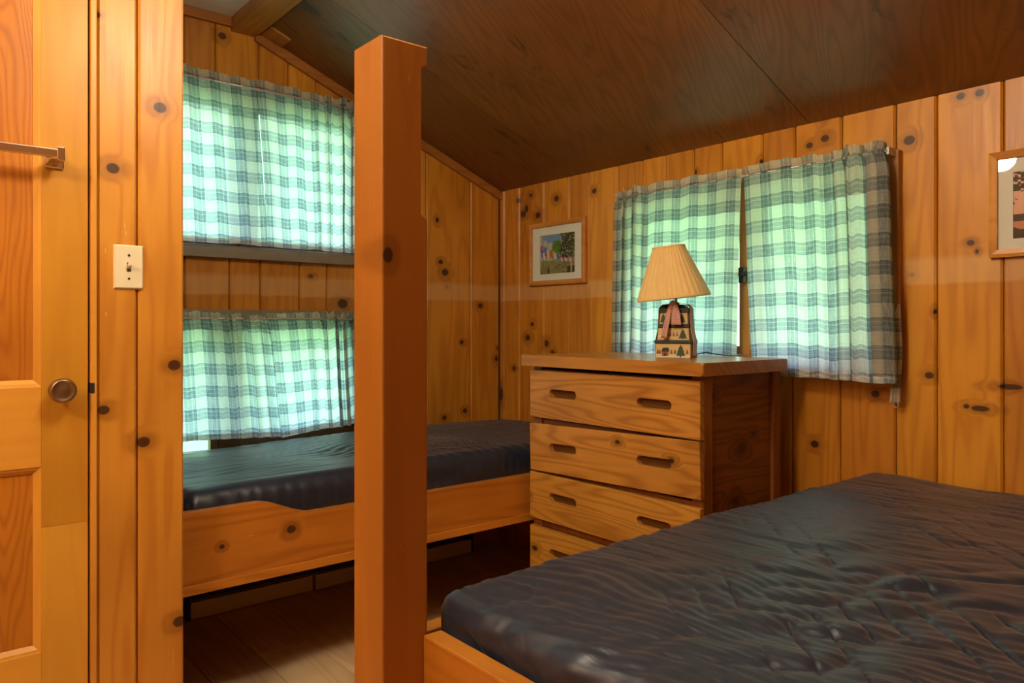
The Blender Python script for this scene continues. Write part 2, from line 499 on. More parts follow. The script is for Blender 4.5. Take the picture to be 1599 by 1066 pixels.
def mat_plaid():
    t = NT('plaid_cotton')
    uv = t.n('ShaderNodeUVMap'); uv.uv_map = 'UVMap'
    sp = t.n('ShaderNodeSeparateXYZ'); t.set(sp.inputs[0], uv.outputs[0])
    U, V = sp.outputs[0], sp.outputs[1]
    P = 0.089

    def bandmask(c, other):
        f = t.math('FRACT', t.math('DIVIDE', c, P))
        dd = t.math('ABSOLUTE', t.math('SUBTRACT', f, 0.5))
        m = t.smooth(dd, 0.235, 0.215)
        edge = t.math('MULTIPLY', t.smooth(dd, 0.248, 0.236), t.smooth(dd, 0.205, 0.217))
        # yarn lines inside the band
        yv = t.n('ShaderNodeCombineXYZ')
        t.set(yv.inputs[0], t.math('MULTIPLY', c, 900.0)); t.set(yv.inputs[1], t.math('MULTIPLY', other, 25.0))
        yn = t.noise(yv.outputs[0], 1.0, 2.0)
        m = t.math('MULTIPLY', m, t.smooth(yn, 0.30, 0.62, 0.42, 1.0))
        # two pale yarn lines run inside each band
        pale = t.smooth(t.math('ABSOLUTE', t.math('SUBTRACT', f, 0.60)), 0.030, 0.014, 1.0, 0.35)
        pale2 = t.smooth(t.math('ABSOLUTE', t.math('SUBTRACT', f, 0.40)), 0.022, 0.010, 1.0, 0.55)
        m = t.math('MULTIPLY', t.math('MULTIPLY', m, 0.92), t.math('MULTIPLY', pale, pale2))
        m = t.math('MAXIMUM', m, t.math('MULTIPLY', edge, 1.0))
        # thin pale yarn lines in the light squares
        thin = t.math('MULTIPLY', t.smooth(t.math('ABSOLUTE', t.math('SUBTRACT', dd, 0.36)), 0.014, 0.006), 0.22)
        return t.math('MAXIMUM', m, thin)
    mu, mv = bandmask(U, V), bandmask(V, U)
    tot = t.math('MULTIPLY', t.math('ADD', mu, mv), 0.5)
    ramp = t.n('ShaderNodeValToRGB')
    t.set(ramp.inputs[0], tot)
    c = ramp.color_ramp
    c.elements[0].position = 0.0; c.elements[0].color = (0.84, 0.77, 0.60, 1)
    c.elements[1].position = 1.0; c.elements[1].color = (0.085, 0.115, 0.12, 1)
    e = c.elements.new(0.48); e.color = (0.38, 0.41, 0.39, 1)
    # weave
    wv = t.noise(t.vmath('MULTIPLY', uv.outputs[0], (700.0, 90.0, 1.0)), 1.0, 2.0)
    wv2 = t.noise(t.vmath('MULTIPLY', uv.outputs[0], (90.0, 700.0, 1.0)), 1.0, 2.0)
    w = t.math('MULTIPLY_ADD', t.math('ADD', wv, wv2), 0.35, 0.65)
    col = t.mix(1.0, ramp.outputs[0], (1, 1, 1), 'MULTIPLY')
    hs = t.n('ShaderNodeHueSaturation'); t.set(hs.inputs['Color'], col); t.set(hs.inputs['Value'], w)
    col = hs.outputs[0]
    uh = t.n('ShaderNodeUVMap'); uh.uv_map = 'Hem'
    sh = t.n('ShaderNodeSeparateXYZ'); t.set(sh.inputs[0], uh.outputs[0])
    hem = t.smooth(sh.outputs[1], 0.024, 0.021)
    df = t.n('ShaderNodeBsdfDiffuse'); t.set(df.inputs[0], col)
    trn = t.n('ShaderNodeBsdfTranslucent'); t.set(trn.inputs[0], t.mix(1.0, col, (0.82, 1.0, 1.06), 'MULTIPLY'))
    m1 = t.n('ShaderNodeMixShader')
    t.set(m1.inputs[0], t.math('MULTIPLY_ADD', hem, -0.5, 0.66))
    t.t.links.new(df.outputs[0], m1.inputs[1]); t.t.links.new(trn.outputs[0], m1.inputs[2])
    tp = t.n('ShaderNodeBsdfTransparent'); t.set(tp.inputs[0], (0.95, 0.95, 0.92))
    m2 = t.n('ShaderNodeMixShader')
    t.set(m2.inputs[0], t.math('MULTIPLY_ADD', t.math('SUBTRACT', 1.0, tot), 0.06, 0.015))
    t.t.links.new(m1.outputs[0], m2.inputs[1]); t.t.links.new(tp.outputs[0], m2.inputs[2])
    return t.done(m2)


M['plaid'] = mat_plaid()


def mat_satin():
    t = NT('navy_satin')
    tc = t.n('ShaderNodeTexCoord')
    f = t.noise(t.vmath('MULTIPLY', tc.outputs['Object'], (60.0, 18.0, 30.0)), 1.0, 3.0, 0.5, 0.4)
    f2 = t.noise(tc.outputs['Object'], 600.0, 2.0)
    h = t.math('MULTIPLY_ADD', f2, 0.05, f)
    return t.done(t.bsdf((0.0105, 0.0145, 0.0265), 0.42, 0.55, bump=h, bump_d=0.002, bump_s=0.5,
                         Sheen_Weight=0.15, Sheen_Roughness=0.4))


M['satin'] = mat_satin()


def mat_vcol(name, rough=0.6, spec=0.3):
    t = NT(name)
    a = t.n('ShaderNodeAttribute'); a.attribute_name = 'print'
    return t.done(t.bsdf(a.outputs['Color'], rough, spec))


M['print'] = mat_vcol('photo_print', 0.5)


def mat_gingham():
    t = NT('pink_gingham')
    uv = t.n('ShaderNodeUVMap'); uv.uv_map = 'UVMap'
    sp = t.n('ShaderNodeSeparateXYZ'); t.set(sp.inputs[0], uv.outputs[0])
    a = t.math('GREATER_THAN', t.math('FRACT', t.math('MULTIPLY', sp.outputs[0], 330.0)), 0.5)
    b = t.math('GREATER_THAN', t.math('FRACT', t.math('MULTIPLY', sp.outputs[1], 330.0)), 0.5)
    f = t.math('MULTIPLY', t.math('ADD', a, b), 0.5)
    return t.done(t.bsdf(t.mix(f, (0.62, 0.46, 0.34), (0.36, 0.07, 0.06)), 0.8, 0.2))


M['gingham'] = mat_gingham()


def mat_shade():
    t = NT('pleated_shade_fabric')
    tc = t.n('ShaderNodeTexCoord')
    f = t.noise(t.vmath('MULTIPLY', tc.outputs['Object'], (60, 60, 6)), 1.0, 3.0)
    col = t.mix(f, (0.80, 0.53, 0.18), (0.93, 0.69, 0.28))
    df = t.bsdf(col, 0.7, 0.3, Sheen_Weight=0.2)
    tr = t.n('ShaderNodeBsdfTranslucent'); t.set(tr.inputs[0], col)
    m = t.n('ShaderNodeMixShader'); m.inputs[0].default_value = 0.25
    t.t.links.new(df.outputs[0], m.inputs[1]); t.t.links.new(tr.outputs[0], m.inputs[2])
    return t.done(m)


M['shade'] = mat_shade()


def mat_emit(name, col, s):
    t = NT(name)
    e = t.n('ShaderNodeEmission'); t.set(e.inputs[0], col); e.inputs[1].default_value = s
    return t.done(e)


M['lit_glass'] = mat_emit('lit_lamp_glass', (1.0, 0.86, 0.66), 9.0)
M['lid_green'] = plain('lid_dark_green', (0.012, 0.018, 0.012), 0.45)
M['box_cream'] = plain('box_painted_cream', (0.55, 0.38, 0.13), 0.5, noise=0.15, nscale=25)
M['paint_green'] = plain('paint_green', (0.03, 0.06, 0.025), 0.6)
M['paint_dark'] = plain('paint_dark', (0.02, 0.02, 0.018), 0.6)
M['paint_brown'] = plain('paint_brown', (0.20, 0.08, 0.03), 0.6)
M['paint_white'] = plain('paint_white', (0.62, 0.52, 0.36), 0.6)

# ------------------------------------------------------------------ the setting
XL, YR = -1.5, -1.4            # left wall and rear wall of the room behind the camera

# windows: (lo, hi, z0, z1)
W_UP = (0.70, 1.66, 1.475, 2.10)
W_LO = (0.70, 1.66, 0.605, 1.165)
W_EV = (1.13, 2.185, 1.04, 1.690)


def slab_with_openings(mb, axis, lo, hi, d0, d1, z0, ztop, openings):
    """wall slab along x or y built of blocks round its openings; ztop is a function"""
    cuts = sorted(set([lo, hi] + [c for o in openings for c in o[:2]] + ([X_BEAM1] if axis == 'x' and lo < X_BEAM1 < hi else [])))
    for a, b in zip(cuts[:-1], cuts[1:]):
        mid = (a + b) / 2
        ops = sorted([o for o in openings if o[0] < mid < o[1]], key=lambda o: o[2])
        z = z0
        segs = []
        for o in ops:
            segs.append((z, o[2])); z = o[3]
        for s in segs:
            _blk(mb, axis, a, b, d0, d1, s[0], s[0], s[1], s[1])
        _blk(mb, axis, a, b, d0, d1, z, z, ztop(a + 1e-4), ztop(b - 1e-4))


def _blk(mb, axis, a, b, d0, d1, za0, zb0, za1, zb1):
    mb.prism([(a, za0), (b, zb0), (b, zb1), (a, za1)], 'y' if axis == 'x' else 'x', d0, d1)


# floor
floor = MB().box((XL, YR, -0.15), (X_EAVE + 0.1, Y_GABLE + 0.1, -0.012)).build('floor', M['slab'])
tag(floor, 'light oak plank floor of the cabin bedroom', kind='structure')
pw, pl = 0.19, 1.22
plank_me = {}
nx = int(math.ceil((X_EAVE - XL) / pw))
for i in range(nx):
    x0 = XL + i * pw
    x1 = min(x0 + pw, X_EAVE)
    y = YR - random.uniform(0.1, 1.1)
    while y < Y_GABLE:
        y0, y1 = max(y, YR), min(y + pl, Y_GABLE)
        if y1 - y0 > 0.03 and x1 - x0 > 0.03:
            key = (round(x1 - x0, 4), round(y1 - y0, 4))
            if key in plank_me:
                o = link('plank', plank_me[key], None, floor, ((x0 + x1) / 2, (y0 + y1) / 2, 0))
            else:
                hx, hy = (x1 - x0) / 2 - 0.0012, (y1 - y0) / 2 - 0.0012
                o = MB().box((-hx, -hy, -0.012), (hx, hy, 0), 0.0012, 1).build('plank', M['floor_oak'], None, (0, 0, 0))
                plank_me[key] = o.data
                o.parent = floor
                o.location = ((x0 + x1) / 2, (y0 + y1) / 2, 0)
        y += pl

BT = 0.018   # board thickness


def board(parent, axis, a, b, face, z0a, z0b, z1a, z1b, mat, chl=True, chr_=True, sign=1):
    """vertical wall board between a and b along axis; face = coordinate of its front; sign +1: the wall lies on the + side"""
    ch, dep, gap = 0.006, 0.007, 0.0012
    a += gap; b -= gap
    prof = []   # (along, depth)
    if chl: prof += [(a, dep), (a + ch, 0)]
    else: prof += [(a, 0)]
    if chr_: prof += [(b - ch, 0), (b, dep)]
    else: prof += [(b, 0)]
    prof += [(b, BT), (a, BT)]
    mid = (a + b) / 2
    zm = (z0a + z1b) / 2
    vs = []
    n = len(prof)
    for lev in (0, 1):
        for s, d in prof:
            f = (s - a) / (b - a)
            z = (z0a + (z0b - z0a) * f) if lev == 0 else (z1a + (z1b - z1a) * f)
            dd = face + sign * d
            p = (s - mid, dd - face, z - zm) if axis == 'x' else (dd - face, s - mid, z - zm)
            vs.append(p)
    fs = [list(range(n)), list(range(n, 2 * n))] + [[i, (i + 1) % n, n + (i + 1) % n, n + i] for i in range(n)]
    loc = (mid, face, zm) if axis == 'x' else (face, mid, zm)
    o = mesh_from('plank', vs, fs, mat, parent, loc)
    return o


# far (gable) wall
mb = MB()
slab_with_openings(mb, 'x', XL - 0.1, X_EAVE + 0.12, Y_GABLE + BT, Y_GABLE + 0.14, -0.15, lambda x: zc(x) + 0.02, [W_UP, W_LO])
wall_far = tag(mb.build('wall_far', M['slab']), 'knotty pine gable wall with two stacked windows', kind='structure')
left_edges = [0.47, 0.58, 0.70]
for a, b in zip(left_edges[:-1], left_edges[1:]):
    board(wall_far, 'x', a, b, Y_GABLE, 0, 0, zc(a), zc(b), M['pine_gable'])
up = [0.70] + [gx(p) for p in (287, 337, 405, 451, 494, 535)] + [1.66]
for a, b in zip(up[:-1], up[1:]):
    if a < X_BEAM1 < b:
        board(wall_far, 'x', a, X_BEAM1, Y_GABLE, W_UP[3], W_UP[3], Z_FLAT, Z_FLAT, M['pine_gable'], True, False)
        board(wall_far, 'x', X_BEAM1 - 0.0024, b, Y_GABLE, W_UP[3], W_UP[3], zc(X_BEAM1 + 1e-4), zc(b), M['pine_gable'], False, True)
    else:
        board(wall_far, 'x', a, b, Y_GABLE, W_UP[3], W_UP[3], zc(a + 1e-4), zc(b), M['pine_gable'])
md = [0.70] + [gx(p) for p in (288, 359, 407, 468, 511)] + [1.66]
for a, b in zip(md[:-1], md[1:]):
    board(wall_far, 'x', a, b, Y_GABLE, W_LO[3], W_LO[3], W_UP[2], W_UP[2], M['pine_gable'])
for a, b in zip(up[:-1], up[1:]):
    board(wall_far, 'x', a, b, Y_GABLE, 0, 0, W_LO[2], W_LO[2], M['pine_gable'])
rt = [1.66, 1.83, 1.988, gx(666), gx(735), X_EAVE]
for a, b in zip(rt[:-1], rt[1:]):
    board(wall_far, 'x', a, b, Y_GABLE, 0, 0, zc(a), zc(b), M['pine_gable'])

# right (eave) wall
mb = MB()
slab_with_openings(mb, 'y', YR, Y_GABLE + 0.14, X_EAVE + BT, X_EAVE + 0.13, -0.15, lambda y: CE0 + 0.005, [W_EV])
wall_right = tag(mb.build('wall_right', M['slab']), 'low knotty pine side wall under the sloping ceiling', kind='structure')
ye = [ey(p) for p in (787, 811, 849, 889, 920, 964)]
full = [Y_GABLE] + ye[:-1] + [W_EV[1] + 0.0]
full = [Y_GABLE - 0.0] + ye
full_r = [ey(1398), ey(1462), ey(1566), 0.52, 0.33, 0.12, -0.08, -0.26, -0.47, -0.66, -0.85, -1.05, -1.22, YR]
for hi, lo in zip(full[:-1], full[1:]):
    board(wall_right, 'y', lo, hi, X_EAVE, 0, 0, CE0, CE0, M['pine_eave'])
for hi, lo in zip(full_r[:-1], full_r[1:]):
    board(wall_right, 'y', lo, hi, X_EAVE, 0, 0, CE0, CE0, M['pine_eave'])
top_e = [ye[-1]] + [ey(p) for p in (1003, 1039, 1083, 1127, 1190, 1241, 1314)] + [ey(1398)]
for hi, lo in zip(top_e[:-1], top_e[1:]):
    board(wall_right, 'y', lo, hi, X_EAVE, W_EV[3], W_EV[3], CE0, CE0, M['pine_eave'])
bot_e = [ye[-1], 2.05, 1.88, 1.72, 1.57, ey(1236), ey(1311), ey(1398)]
for hi, lo in zip(bot_e[:-1], bot_e[1:]):
    board(wall_right, 'y', lo, hi, X_EAVE, 0, 0, W_EV[2], W_EV[2], M['pine_eave'])
# narrow fillers beside the opening
board(wall_right, 'y', W_EV[1], ye[-1], X_EAVE, W_EV[2], W_EV[2], W_EV[3], W_EV[3], M['pine_eave'])
board(wall_right, 'y', ey(1398), W_EV[0], X_EAVE, W_EV[2], W_EV[2], W_EV[3], W_EV[3], M['pine_eave'])

# partition with the door
XD0, XD1, XP = -0.34, gx(141, Y_PART), gx(285, Y_PART)
DOOR_H = 2.14
mb = MB()
y0, y1 = Y_PART + BT, Y_PART + 0.088
mb.box((XD1 + 0.014, y0, -0.15), (XP, y1, Z_FLAT + 0.01))
mb.box((XL, y0, -0.15), (XD0 - 0.014, y1, Z_FLAT + 0.01))
mb.box((XD0 - 0.014, y0, DOOR_H + 0.02), (XD1 + 0.014, y1, Z_FLAT + 0.01))
wall_part = tag(mb.build('wall_partition', M['slab']), 'knotty pine partition beside the panelled door', kind='structure')
pe = [XD1 + 0.014, gx(215, Y_PART), XP]
for a, b in zip(pe[:-1], pe[1:]):
    board(wall_part, 'x', a, b, Y_PART, 0, 0, Z_FLAT, Z_FLAT, M['pine_part'], True, b < XP - 1e-4)
pe = [XL, -1.32, -1.15, -0.95, -0.78, -0.60, -0.47, XD0 - 0.014]
for a, b in zip(pe[:-1], pe[1:]):
    board(wall_part, 'x', a, b, Y_PART, 0, 0, Z_FLAT, Z_FLAT, M['pine_part'])
pe = [XD0 - 0.014, -0.2, -0.02, 0.18, XD1 + 0.014]
for a, b in zip(pe[:-1], pe[1:]):
    board(wall_part, 'x', a, b, Y_PART, DOOR_H + 0.02, DOOR_H + 0.02, Z_FLAT, Z_FLAT, M['pine_part'])
# end cap of the partition
box_part('end_board', (XP, Y_PART + 0.001, 0), (XP + 0.0015, y1, Z_FLAT), M['pine_part'], wall_part, 0)

# remaining walls: alcove side, left, rear
o = MB().box((0.40, Y_PART + 0.088, -0.15), (0.47, Y_GABLE + BT, Z_FLAT + 0.01)).build('wall_alcove', M['pine_plain'])
tag(o, 'short pine wall closing the bunk alcove', kind='structure')
wl = tag(MB().box((XL - 0.1, YR - 0.1, -0.15), (XL - BT, Y_GABLE + 0.14, Z_FLAT + 0.01)).build('wall_left', M['slab']),
         'pine wall on the left of the room', kind='structure')
y = YR
while y < Y_PART - 0.05:
    yn = min(y + random.choice((0.14, 0.17, 0.2)), Y_PART)
    board(wl, 'y', y, yn, XL, 0, 0, Z_FLAT, Z_FLAT, M['pine_eave'], sign=-1)
    y = yn
mb = MB()
slab_with_openings(mb, 'x', XL - 0.1, X_EAVE + 0.12, YR - 0.1, YR - BT, -0.15, lambda x: zc(x) + 0.01, [])
wr = tag(mb.build('wall_rear', M['slab']), 'pine wall behind the viewer', kind='structure')
x = XL
while x < X_EAVE - 0.05:
    xn = min(x + random.choice((0.14, 0.17, 0.2)), X_EAVE)
    if x < X_BEAM1 < xn: xn = X_BEAM1
    board(wr, 'x', x, xn, YR, 0, 0, zc(x + 1e-4), zc(xn - 1e-4) if xn > X_BEAM1 + 0.01 else Z_FLAT, M['pine_gable'], sign=-1)
    x = xn

# ceilings
o = MB().box((XL - 0.1, YR - 0.1, Z_FLAT), (X_BEAM0 + 0.03, Y_GABLE + 0.4, Z_FLAT + 0.12)).build('ceiling_flat', M['white_ceiling'])
tag(o, 'pale painted flat ceiling left of the ridge beam', kind='structure')
XO = X_EAVE + 0.50


def zs(x): return CE0 + CES * (X_EAVE - x)


t0 = 0.014
ceil = MB().prism([(X_BEAM1 - 0.05, zs(X_BEAM1 - 0.05) + t0), (XO, zs(XO) + t0), (XO, zs(XO) + 0.14), (X_BEAM1 - 0.05, zs(X_BEAM1 - 0.05) + 0.14)],
                  'y', YR - 0.1, Y_GABLE + 0.40).build('ceiling', M['slab'])
tag(ceil, 'dark stained plywood ceiling sloping down to the side wall', kind='structure')
pan = [YR, 0.144 - 1.2, 0.144, 1.344, 2.545, Y_GABLE]
for a, b in zip(pan[:-1], pan[1:]):
    x0, x1 = X_BEAM1 - 0.02, X_EAVE
    g = 0.0015
    mb = MB().prism([(x0, zs(x0)), (x1, zs(x1)), (x1, zs(x1) + t0), (x0, zs(x0) + t0)], 'y', a + g, b - g)
    mb.build('panel', M['ceil_ply'], ceil, ((x0 + x1) / 2, (a + b) / 2, zs((x0 + x1) / 2)))
# ridge beam
o = MB().box((X_BEAM0, YR, 2.365), (X_BEAM1, Y_GABLE, 2.46), 0.003).build('trim_1', M['beam'], None, (1.1, 1.0, 2.4))
tag(o, 'ridge beam where the flat and sloping ceilings meet', kind='structure')
# moulding along the gable edge of the slope and of the flat ceiling
x0, x1 = X_BEAM1 - 0.01, X_EAVE
w = 0.045
o = MB().prism([(x0, zs(x0) - w), (x1, zs(x1) - w), (x1, zs(x1)), (x0, zs(x0))], 'y', Y_GABLE - 0.022, Y_GABLE, 0.004).build('trim_2', M['trim_x'], None, (1.8, Y_GABLE, 2.1))
tag(o, 'narrow wood moulding along the slope of the gable wall', kind='structure')
o = MB().box((0.47, Y_GABLE - 0.022, Z_FLAT - 0.04), (X_BEAM0, Y_GABLE, Z_FLAT), 0.004).build('trim_3', M['trim_x'], None, (0.8, Y_GABLE, 2.4))
tag(o, 'narrow wood moulding under the flat ceiling', kind='structure')
# little wood block beside the beam
xa, xb = X_BEAM1 + 0.012, X_BEAM1 + 0.10
o = MB().prism([(xa, zs(xa) - 0.009), (xb, zs(xb) - 0.009), (xb, zs(xb)), (xa, zs(xa))], 'y', Y_GABLE - 0.125, Y_GABLE - 0.026, 0.002).build('trim_4', M['beam'], None, (1.2, 3.0, 2.35))
tag(o, 'small wood block on the ceiling beside the beam', kind='structure')
# ground outside
o = MB().box((-14, -14, -0.75), (16, 16, -0.6)).build('ground', M['ground'])
tag(o, 'grassy ground outside the cabin', kind='structure')

portal('portal_up', ((W_UP[0] + W_UP[1]) / 2, Y_GABLE + 0.15, (W_UP[2] + W_UP[3]) / 2), (math.radians(-90), 0, 0), W_UP[1] - W_UP[0], W_UP[3] - W_UP[2])
portal('portal_lo', ((W_LO[0] + W_LO[1]) / 2, Y_GABLE + 0.15, (W_LO[2] + W_LO[3]) / 2), (math.radians(-90), 0, 0), W_LO[1] - W_LO[0], W_LO[3] - W_LO[2])
portal('portal_ev', (X_EAVE + 0.145, (W_EV[0] + W_EV[1]) / 2, (W_EV[2] + W_EV[3]) / 2), (0, math.radians(90), 0), W_EV[3] - W_EV[2], W_EV[1] - W_EV[0])


# ------------------------------------------------------------------ windows
def gable_window(name, label, W, mull, sillmat, low=(0.032, 0.032)):
    x0, x1, z0, z1 = W
    root = tag(empty(name, ((x0 + x1) / 2, Y_GABLE, z0)), label, kind='structure')
    ya, yb = Y_GABLE - 0.02, Y_GABLE
    c = 0.05
    def part(n, a, b, m, par=root, bev=0.002):
        return box_part(n, a, b, m, par, bev)
    part('casing', (x0 - c, ya, z0 - c), (x0, yb, z1 + c), M['window_dim_grey'])
    part('casing', (x1, ya, z0 - c), (x1 + c, yb, z1 + c), M['window_dim_grey'])
    part('casing', (x0, ya, z1), (x1, yb, z1 + c), M['window_dim_grey'])
    part('sill', (x0, ya - 0.012, z0 - c), (x1, yb, z0), sillmat)
    # jamb lining
    part('jamb', (x0, yb + 0.001, z0), (x0 + 0.012, yb + 0.13, z1), M['window_dark'], bev=0)
    part('jamb', (x1 - 0.012, yb + 0.001, z0), (x1, yb + 0.13, z1), M['window_dark'], bev=0)
    # sashes
    ys0, ys1 = Y_GABLE + 0.055, Y_GABLE + 0.09
    edges = [x0 + 0.012] + list(mull) + [x1 - 0.012]
    for k in range(0, len(edges), 2):
        a, b = edges[k], edges[k + 1]
        s = 0.032
        part('sash_stile', (a, ys0, z0), (a + s, ys1, z1), M['window_dark'])
        part('sash_stile', (b - s, ys0, z0), (b, ys1, z1), M['window_dark'])
        lr = low[k // 2]
        part('sash_rail', (a + s, ys0, z0), (b - s, ys1, z0 + lr), M['window_dark'])
        part('sash_rail', (a + s, ys0, z1 - s), (b - s, ys1, z1), M['window_dark'])
        part('pane', (a + s, ys0 + 0.014, z0 + lr), (b - s, ys0 + 0.018, z1 - s), M['glass'], bev=0)
    if len(mull) == 2:
        part('mullion', (mull[0], ys0 - 0.01, z0), (mull[1], ys1, z1), M['window_dark'])
    return root


gable_window('window_1', 'upper gable window behind the short plaid curtains', W_UP, (1.115, 1.165), M['window_dim_grey'])
gable_window('window_2', 'lower gable window above the bunk mattress', W_LO, (1.03, 1.10), M['window_dark'], (0.02, 0.10))

w3 = tag(empty('window_3', (X_EAVE, (W_EV[0] + W_EV[1]) / 2, W_EV[2])), 'side wall window with two sashes behind plaid curtains', kind='structure')
yv0, yv1, zv0, zv1 = W_EV
cw = 0.055
xc = X_EAVE - 0.030
ycr = ey(1403, xc)
box_part('casing', (xc, ycr, zv0 - 0.06), (X_EAVE, yv0, zv1 + 0.022), M['window_wood'], w3, 0.002)
box_part('casing', (xc, yv1, zv0 - 0.06), (X_EAVE, yv1 + cw, zv1 + 0.022), M['window_wood'], w3, 0.002)
box_part('casing', (xc, yv0, zv1), (X_EAVE, yv1, zv1 + 0.022), M['window_wood'], w3, 0.002)
box_part('sill', (xc, yv0, zv0 - 0.06), (X_EAVE, yv1, zv0), M['window_wood'], w3, 0.002)
ym = 1.60
for a, b in ((yv0, ym - 0.02), (ym + 0.02, yv1)):
    s = 0.030
    xs0, xs1 = X_EAVE + 0.03, X_EAVE + 0.065
    box_part('sash_stile', (xs0, a, zv0), (xs1, a + s, zv1), M['window_wood'], w3)
    box_part('sash_stile', (xs0, b - s, zv0), (xs1, b, zv1), M['window_wood'], w3)
    box_part('sash_rail', (xs0, a + s, zv0), (xs1, b - s, zv0 + s), M['window_wood'], w3)
    box_part('sash_rail', (xs0, a + s, zv1 - s), (xs1, b - s, zv1), M['window_wood'], w3)
    box_part('pane', (xs0 + 0.014, a + s, zv0 + s), (xs0 + 0.018, b - s, zv1 - s), M['glass'], w3, 0)
mu = box_part('mullion', (X_EAVE - 0.012, ym - 0.02, zv0), (X_EAVE + 0.065, ym + 0.02, zv1), M['window_wood'], w3)
lt = MB().box((X_EAVE - 0.035, ym - 0.012, 1.31), (X_EAVE - 0.012, ym + 0.012, 1.37), 0.003).box((X_EAVE - 0.05, ym - 0.045, 1.335), (X_EAVE - 0.036, ym + 0.012, 1.352), 0.003)
lt.build('latch', M['iron'], mu, (X_EAVE - 0.03, ym, 1.34))

# ------------------------------------------------------------------ curtains
def vnoise1(seed):
    r = random.Random(seed)
    tab = [r.uniform(-1, 1) for _ in range(256)]
    def f(x):
        i = math.floor(x); u = x - i; u = u * u * (3 - 2 * u)
        return tab[i % 256] * (1 - u) + tab[(i + 1) % 256] * u
    return f


def curtain(name, label, group, plane, d, a_top, b_top, a_bot, b_bot, z_top, z_bot_a, z_bot_b, rod_drop, gather, ratio=1.25, seed=1,
            amp=0.016, tilt_a=0.0, tilt_b=0.0, uoff=0.0, vshift=0.0):
    """plane 'x': hangs along x at y=d facing -y; plane 'y': hangs along y at x=d facing -x.
    a/b: start and end positions along the wall; gather(f) 0..1 tells how bunched the cloth is at fraction f of the rod."""
    N, MV = 220, 60
    fn = vnoise1(seed); fn2 = vnoise1(seed + 50)
    # cloth length per rod length
    dens = [1.0 + (ratio - 1.0) * 2.0 * gather((i + 0.5) / N) for i in range(N)]
    W = abs(b_top - a_top)
    cum = [0.0]
    for q in dens: cum.append(cum[-1] + q * W / N)
    verts, uvs, faces, hems = [], [], [], []
    H = z_top - (z_bot_a + z_bot_b) / 2
    for j in range(MV + 1):
        v = j / MV                       # 0 top, 1 bottom
        # more rows near the top
        v = v ** 1.25
        for i in range(N + 1):
            f = i / N
            s = cum[i]
            g = gather(f)
            zt = z_top + 0.011 * g * fn2(s * 60) + 0.006 * fn2(s * 17 + 9) + tilt_a * (1 - f) + tilt_b * f
            zb = z_bot_a * (1 - f) + z_bot_b * f + 0.003 * fn(s * 11 + 3)
            z = zt + (zb - zt) * v
            drop = zt - z
            # position along the wall
            e = v ** 0.8
            a = a_top + (a_bot - a_top) * e
            b = b_top + (b_bot - b_top) * e
            pos = a + (b - a) * f
            # folds: narrow puckers near the rod that merge into broader folds lower down
            fine_w = math.exp(-((drop - rod_drop) / 0.07) ** 2) if drop > rod_drop else 1.0
            ph = 2 * math.pi * s / 0.070 + 2.6 * fn(s * 9)
            ph2 = 2 * math.pi * s / 0.021 + 3.0 * fn2(s * 21)
            big = math.sin(ph) * (0.35 + 0.65 * g) * (0.45 + 0.55 * min(1, drop / 0.12))
            fin = math.sin(ph2) * g * fine_w
            at_rod = math.exp(-((drop - rod_drop) / 0.009) ** 2)
            off = 1.6 * amp * (0.08 + 0.92 * g) * big + 0.009 * fin * (1 - 0.55 * at_rod)
            off += 0.010 * fn(s * 5 + 2.0 * v) * v + 0.004 * (1 - at_rod)
            if drop < rod_drop:          # ruffle above the rod
                off += 0.006 * fn2(s * 40 + 7) * (rod_drop - drop) / max(rod_drop, 1e-4)
            pos += 0.021 * g * g * math.cos(ph + 0.6) * (1 - at_rod) * min(1, 0.35 + drop / 0.15)
            if plane == 'x': verts.append((pos, d - off, z))
            else: verts.append((d - off, pos, z))
            uvs.append((s + uoff, 0.0945 - drop + vshift)); hems.append((0.0, (zt - zb) * (1 - v)))
    for j in range(MV):
        for i in range(N):
            k = j * (N + 1) + i
            faces.append((k, k + 1, k + N + 2, k + N + 1))
    c = Vector(((a_top + b_top) / 2, d, z_top)) if plane == 'x' else Vector((d, (a_top + b_top) / 2, z_top))
    me = bpy.data.meshes.new(name)
    me.from_pydata([tuple(Vector(p) - c) for p in verts], [], faces)
    uvl = me.uv_layers.new(name='UVMap')
    for lp in me.loops:
        uvl.data[lp.index].uv = uvs[lp.vertex_index]
    uv2 = me.uv_layers.new(name='Hem')
    for lp in me.loops:
        uv2.data[lp.index].uv = hems[lp.vertex_index]
    o = link(name, me, M['plaid'], None, c, True)
    return tag(o, label, 'curtain', group)


def rod(name, label, plane, d, a, b, z, wall, r=0.005):
    root = tag(empty(name, ((a + b) / 2, d, z) if plane == 'x' else (d, (a + b) / 2, z)), label, 'curtain rod')
    if plane == 'x':
        MB().tube([(a, d, z), (b, d, z)], r, 10).build('bar', M['rod'], root, ((a + b) / 2, d, z), True)
        for s in (a, b): box_part('bracket', (s - 0.004, d - 0.004, z - 0.012), (s + 0.004, wall, z + 0.012), M['rod'], root, 0.001)
    else:
        MB().tube([(d, a, z), (d, b, z)], r, 10).build('bar', M['rod'], root, (d, (a + b) / 2, z), True)
        for s in (a, b): box_part('bracket', (d - 0.004, s - 0.004, z - 0.012), (wall, s + 0.004, z + 0.012), M['rod'], root, 0.001)
    return root


YC = Y_GABLE - 0.055
GC = 'short plaid curtains on the gable wall'
def sstep(x, a, b):
    x = max(0, min(1, (x - a) / (b - a))); return x * x * (3 - 2 * x)

